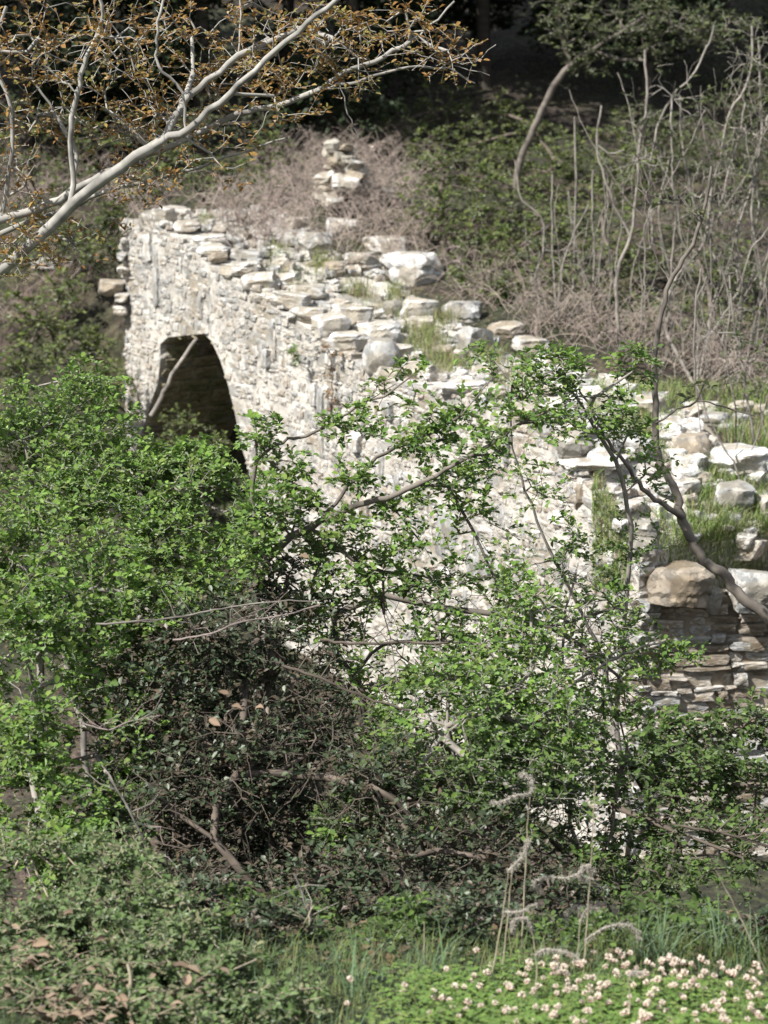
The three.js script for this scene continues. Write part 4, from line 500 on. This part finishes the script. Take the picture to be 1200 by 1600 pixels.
cover('grass_on_crest', 'tufts of grass between the crest stones', 'grass', 93, (mb) => {
  for (const [x, y, w, h, n] of [[665, 535, 40, 30, 700], [700, 570, 50, 20, 500], [620, 460, 20, 14, 160], [505, 415, 30, 22, 300], [560, 455, 30, 14, 200], [435, 395, 26, 14, 140], [325, 345, 18, 8, 80], [760, 560, 40, 20, 300], [690, 500, 30, 16, 200], [460, 440, 60, 40, 160], [600, 480, 60, 40, 200], [800, 600, 60, 40, 300]]) for (let i = 0; i < n; i++) { const p = hit(x + rr(-w, w) * Math.sqrt(R()), y + rr(-h, h) * Math.sqrt(R()), 18, 45); blade(mb, p, rr(0, 6.28), rr(0.06, 0.26), rr(.007, .012), rr(0.2, 1), jit(pick([[.19, .25, .08], [.23, .24, .11], [.17, .21, .06], [.29, .25, .13]]))); }
});
cover('leaf_litter', 'dry leaves and creeping plants scattered over the banks', 'litter', 94, (mb) => {
  for (let i = 0; i < 26000; i++) { const d = 10 + Math.pow(R(), 1.2) * 48, x = rr(-0.21, 0.21) * d, y = ground(x, -d), q = (x - C0.x) * M.x + (-d - C0.z) * M.z; if (q > -0.1 && q < THICK) continue; const a = rr(0, 6.28), s = rr(.04, .09), dir = V(Math.cos(a), rr(-.1, .5), Math.sin(a)).normalize(); leaf(mb, V(x, y + 0.01, -d), dir, UPV, s, s * .6, jit(R() < 0.55 ? pick([[.06, .11, .03], [.08, .13, .035]]) : pick([[.17, .115, .06], [.12, .085, .05], [.22, .16, .09]])), true, rr(0, .3)); }
});
cover('clover_leaves', 'low carpet of bright green clover leaves at the bottom right', 'clover', 95, (mb) => {
  let x0 = 0; for (let i = 0; i < 15000; i++) { const d = rr(8.9, 10.0) + 0.12 * sm(x0 = rr(-0.3, 1.95), 0.8, 1.6), x = x0, edge = sm(x, -0.2, 0.6); if (R() > edge || d > 9.78 + 0.3 * fbm(x * 3.1, 4, 2, 3) + 0.12 * edge + rr(-.1, .1)) continue; const y = ground(x, -d) + rr(0.02, 0.10) * (1 + 0.8 * noise(x * 3, d * 3)), a0 = rr(0, 6.28), s = rr(.013, .02), c = jit(pick([[.14, .25, .042], [.165, .275, .048], [.115, .205, .038], [.19, .26, .06]])); for (let k = 0; k < 3; k++) { const a = a0 + k * 2.094, dir = V(Math.cos(a), rr(0, .3), Math.sin(a)).normalize(); leaf(mb, V(x, y, -d), dir, V(rr(-.2, .2), 1, rr(-.2, .2)), s, s * .95, c, true, 0.05); } }
});
// ---------------------------------------------------------------- clover flowers, one thing each
{
  R = rngOf(96); const pm = new THREE.MeshStandardMaterial({ vertexColors: true, roughness: 0.9 }), heads = [];
  for (let v = 0; v < 3; v++) { const mb = new MB(); for (let k = 0; k < 34; k++) { const h = 1 - (k + .5) / 34 * 1.55, a = k * 2.4, q = Math.sqrt(Math.max(0, 1 - h * h)), dir = V(Math.cos(a) * q, h, Math.sin(a) * q).normalize(), low = h < -0.1; leaf(mb, dir.clone().multiplyScalar(0.003), dir, V(rr(-1, 1), rr(-.2, 1), rr(-1, 1)).normalize(), rr(.009, .0125), .006, low ? [.46, .29, .25] : [.62, .54, .46], true, -0.1); } heads.push(mb.geo()); }
  const stem = new MB(); tube(stem, [V(0, -0.14, 0), V(0.004, -0.07, 0.002), V(0, 0, 0)], [.0012, .0012, .0012], 3, [.12, .2, .05]); const sg = stem.geo();
  let n = 0; while (n < 240) { const d = rr(9.1, 10.0), x = rr(-0.3, 1.8); if (R() > sm(x, -0.5, 1.0) * (d > 9.6 ? sm(x, 0.1, 0.9) : 1)) continue; const g = thing('clover_flower', 'small round white and pink clover flower head standing in the clover', 'flower', V(x, ground(x, -d) + rr(0.06, 0.15), -d), 'white clover flowers at the bottom right'); const m = new THREE.Mesh(heads[n % 3], pm), s = new THREE.Mesh(sg, pm); m.name = 'flower_head'; s.name = 'flower_stem'; m.scale.setScalar(rr(1.0, 1.65)); m.rotation.y = rr(0, 6); m.rotation.z = rr(-.3, .3); g.add(m, s); [m, s].forEach((k) => { k.castShadow = k.receiveShadow = true; }); n++; }
}
// ---------------------------------------------------------------- dry stalks with curled heads
{
  const stalk = (label, seed, d, stemPts, curls) => {
    R = rngOf(seed); const first = at(...stemPts[0], d), b = V(first.x, ground(first.x, first.z), first.z), g = thing('dry_stalk', label, 'dead stalk', b, 'dry stalks at the edge of the meadow'), mb = new MB(), sp = spline([b.clone(), ...line(stemPts.slice(1), d)], 5, 0.003);
    tube(mb, sp, (t) => 0.0048 * (1 - 0.55 * t), 5); part(g, 'stalk', mb.geo(), BARK.straw);
    for (const c of curls) { const cb = new MB(), cp = spline(line(c, d, rr(-.05, .05)), 6, 0.002); tube(cb, cp, (t) => 0.0034 * (1 - 0.75 * t) + 0.0008, 5); for (let i = 0; i < cp.length; i++) for (let k = 0; k < 9; k++) { const dir = V(rr(-1, 1), rr(-1.4, .7), rr(-1, 1)).normalize(), q = cp[i].clone().add(V(rr(-.005, .005), rr(-.005, .005), 0)), l = rr(.008, .026); tube(cb, [q, q.clone().addScaledVector(dir, l * .6), q.clone().addScaledVector(dir, l).add(V(rr(-.006, .006), -.004, 0))], [.0014, .0016, .0007], 3); } part(g, 'curled_head', cb.geo(), BARK.silver); }
  };
  stalk('pale dry stalk at the left of the curled stalks, bent at its tip', 201, 9.85, [[765, 1560], [785, 1430], [795, 1360]], [[[795, 1360], [812, 1342], [822, 1325], [824, 1312]], [[788, 1425], [812, 1424], [838, 1412]]]);
  stalk('thin dry stalk just right of the pale bent one', 202, 9.90, [[782, 1560], [793, 1440], [800, 1360]], []);
  stalk('dry brown stalk ending in a hooked curl low down', 203, 9.65, [[836, 1590], [838, 1500], [830, 1452]], [[[830, 1452], [824, 1438], [812, 1434], [801, 1442], [803, 1456]], [[838, 1492], [850, 1484], [880, 1486], [902, 1496]]]);
  stalk('tallest dry stalk with a feathery arching side frond', 204, 9.95, [[910, 1590], [913, 1500], [920, 1400], [926, 1300], [930, 1220]], [[[914, 1470], [940, 1452], [970, 1444], [994, 1452], [998, 1468]], [[920, 1360], [915, 1352], [905, 1364], [880, 1372], [850, 1370], [834, 1380], [846, 1392]], [[921, 1372], [925, 1360], [918, 1352], [908, 1360], [910, 1372], [920, 1374]]]);
  stalk('dry stalk with two pale curls high against the middle shrub', 205, 10.35, [[815, 1480], [820, 1380], [824, 1290], [828, 1240]], [[[828, 1240], [832, 1222], [822, 1210], [812, 1210]], [[828, 1240], [805, 1244], [785, 1252], [768, 1254]]]);
  stalk('short broken dry stalk among the clover', 206, 9.35, [[983, 1600], [984, 1560], [982, 1525]], [[[982, 1525], [992, 1518], [1002, 1522]]]);
  stalk('pale straight dry stalk standing left of the clover', 207, 10.05, [[660, 1560], [662, 1500], [663, 1440]], []);
  stalk('dry stalk carrying drooping tufts beside the tallest stalk', 208, 10.05, [[890, 1590], [900, 1500], [908, 1430]], [[[908, 1430], [900, 1415], [888, 1424], [884, 1436]], [[906, 1440], [920, 1418], [934, 1420]]]);
  stalk('long leaning straw at the right edge of the meadow', 209, 10.15, [[1195, 1520], [1160, 1440], [1140, 1400], [1118, 1360]], []);
}
// ---------------------------------------------------------------- dead leaves, stubs and small plants
{
  R = rngOf(301);
  const dead = (px, py, d, L, name, label, parent) => { if (py > 1400) d = weedD(py) - 0.28; const mb = new MB(), p = at(px, py, d), a = rr(0, 6.28), dir = V(Math.cos(a), rr(-.3, .9), Math.sin(a) * .6).normalize(), up = V(rr(-.6, .6), 1, rr(.2, .9)).normalize(), s = V().crossVectors(dir, up).normalize(), n = V().crossVectors(s, dir), rows = 6, cols = 4, q = rr(.85, 1.15), col = [.21 * q, .15 * q, .10 * q], id = []; L *= 0.68;
    for (let i = 0; i <= rows; i++) for (let j = 0; j <= cols; j++) { const t = i / rows, w = (j / cols - .5) * 2, W2 = L * 0.3 * Math.sin(Math.PI * (0.1 + 0.86 * t)), curl = w * w * W2 * 0.8 - t * t * L * 0.3 + noise(t * 5 + px, w * 3 + py, 2) * L * .14; const v = p.clone().addScaledVector(dir, L * (t - .5)).addScaledVector(s, w * W2).addScaledVector(n, curl), nn = n.clone().addScaledVector(s, -w * 0.9).normalize(); id.push(mb.v(v.x, v.y, v.z, nn.x, nn.y, nn.z, col)); }
    for (let i = 0; i < rows; i++) for (let j = 0; j < cols; j++) { const k = i * (cols + 1) + j; mb.t(id[k], id[k + 1], id[k + cols + 1]); mb.t(id[k + 1], id[k + cols + 2], id[k + cols + 1]); }
    solo(name, label, 'dead leaf', mb.geo(), dryLeafMat, null, 'curled dead leaves'); };
  for (const [x, y, d, L, label] of [[62, 1474, 9.5, .12, 'large curled dead leaf at the top of the debris, bottom left'], [52, 1506, 9.4, .11, 'brown dead leaf just below the large curled one, bottom left'], [112, 1562, 9, .13, 'pale crumpled dead leaf near the bottom edge at left'], [118, 1585, 8.9, .1, 'small pale dead leaf at the very bottom left'], [148, 1508, 9.4, .1, 'dead leaf lying left of the wooden stub'], [284, 1508, 9.4, .12, 'upright brown dead leaf right of the wooden stub'], [292, 1530, 9.3, .11, 'brown dead leaf directly below the upright one'], [158, 1466, 9.6, .08, 'small rusty dead leaf over the weed mound'], [106, 1426, 9.8, .08, 'small pale dead leaf on top of the weed mound'], [24, 1447, 9.7, .07, 'small pale dead leaf by the left edge'], [190, 1560, 9.1, .09, 'brown dead leaf left of the foot of the wooden stub'], [335, 1128, 11.6, .1, 'orange brown dead leaf caught in the dark shrub'], [350, 1082, 11.7, .08, 'rusty dead leaf high in the dark shrub'], [372, 1105, 11.7, .1, 'pale dead leaf hanging in the dark shrub'], [404, 1106, 11.7, .09, 'curled pale dead leaf on the right in the dark shrub'], [475, 870, 12.9, .1, 'dark brown dead leaf by the crossing grey branch'], [245, 1080, 11.9, .06, 'small orange dead leaf at the left in the dark shrub']]) dead(x, y, d, L, 'dead_leaf', label);
  const bar = (name, label, cat, pts, r0, r1, mat) => { const mb = new MB(), sp = spline(pts, 5, r0 * .5); tube(mb, sp, (t) => lerp(r0, r1, t) * 0.8, 7); if (name === 'fallen_branch') for (let i = 0; i < 12; i++) { const a = sp[Math.floor(rr(2, sp.length - 1))], e = a.clone().add(V(rr(-.2, .2), rr(-.1, .16), rr(-.2, .2))), m = a.clone().lerp(e, .5).add(V(rr(-.03, .03), rr(-.03, .03), 0)); tube(mb, [a, m, e], [r1 * .5, r1 * .4, .0015], 4); } solo(name, label, cat, mb.geo(), mat); };
  bar('wooden_stub', 'broken wooden stub sticking up from the weeds at bottom left', 'stub', [at(210, 1610, 9.35), at(207, 1572, 9.4), at(200, 1506, 9.45)], .014, .011, BARK.straw);
  bar('dead_branch', 'straight dead branch leaning across the mouth of the arch', 'branch', [at(236, 650, 31.2), at(262, 600, 31.2), at(308, 528, 31.4)], .045, .03, BARK.grey);
  bar('fallen_branch', 'pale dead branch lying level through the dark shrub', 'branch', line([[150, 975], [230, 970], [300, 960], [360, 948], [420, 940], [500, 938]], 12.6), .009, .004, BARK.stem);
  bar('fallen_branch', 'pale forked dead branch below the level one in the dark shrub', 'branch', line([[270, 1000], [330, 990], [380, 970], [440, 962], [500, 945]], 12.5), .008, .004, BARK.dry);
  bar('fallen_branch', 'dark horizontal branch in front of the wall foot', 'branch', line([[500, 1000], [560, 1006], [640, 1004], [700, 1004]], 12.8), .012, .008, BARK.brown);
  bar('fallen_branch', 'dark branch slanting down to the middle shrub', 'branch', line([[440, 1040], [500, 1060], [570, 1090], [640, 1110]], 12.5), .012, .008, BARK.brown);
  bar('fallen_branch', 'bent branch rising in front of the dry stone wall', 'branch', line([[830, 1110], [880, 1080], [930, 1045], [985, 1018], [1040, 1000]], 14.5), .016, .009, BARK.grey);
  bar('fallen_branch', 'thin pale twig curving through the lower dark shrub', 'branch', line([[128, 1130], [170, 1140], [200, 1128], [250, 1118]], 11.9), .006, .004, BARK.dry);
  bar('fallen_branch', 'grey stick rising steeply from the weeds at left', 'branch', line([[250, 1430], [235, 1350], [205, 1270], [170, 1215]], 11), .010, .006, BARK.grey);
  bar('fallen_branch', 'crooked pale twig low over the grass in the middle', 'branch', line([[330, 1475], [380, 1476], [440, 1468], [470, 1450], [490, 1415]], 10.4), .006, .005, BARK.straw);
  bar('fallen_branch', 'thin grey stem rising from the meadow edge at centre', 'branch', line([[520, 1560], [500, 1490], [480, 1420], [460, 1365]], 10.6), .009, .006, BARK.grey);
  bar('fallen_branch', 'dark limb slanting through the right shrub', 'branch', line([[1060, 1290], [1120, 1300], [1210, 1325]], 12.0), .010, .010, BARK.brown);
}
renderer.render(scene, camera);
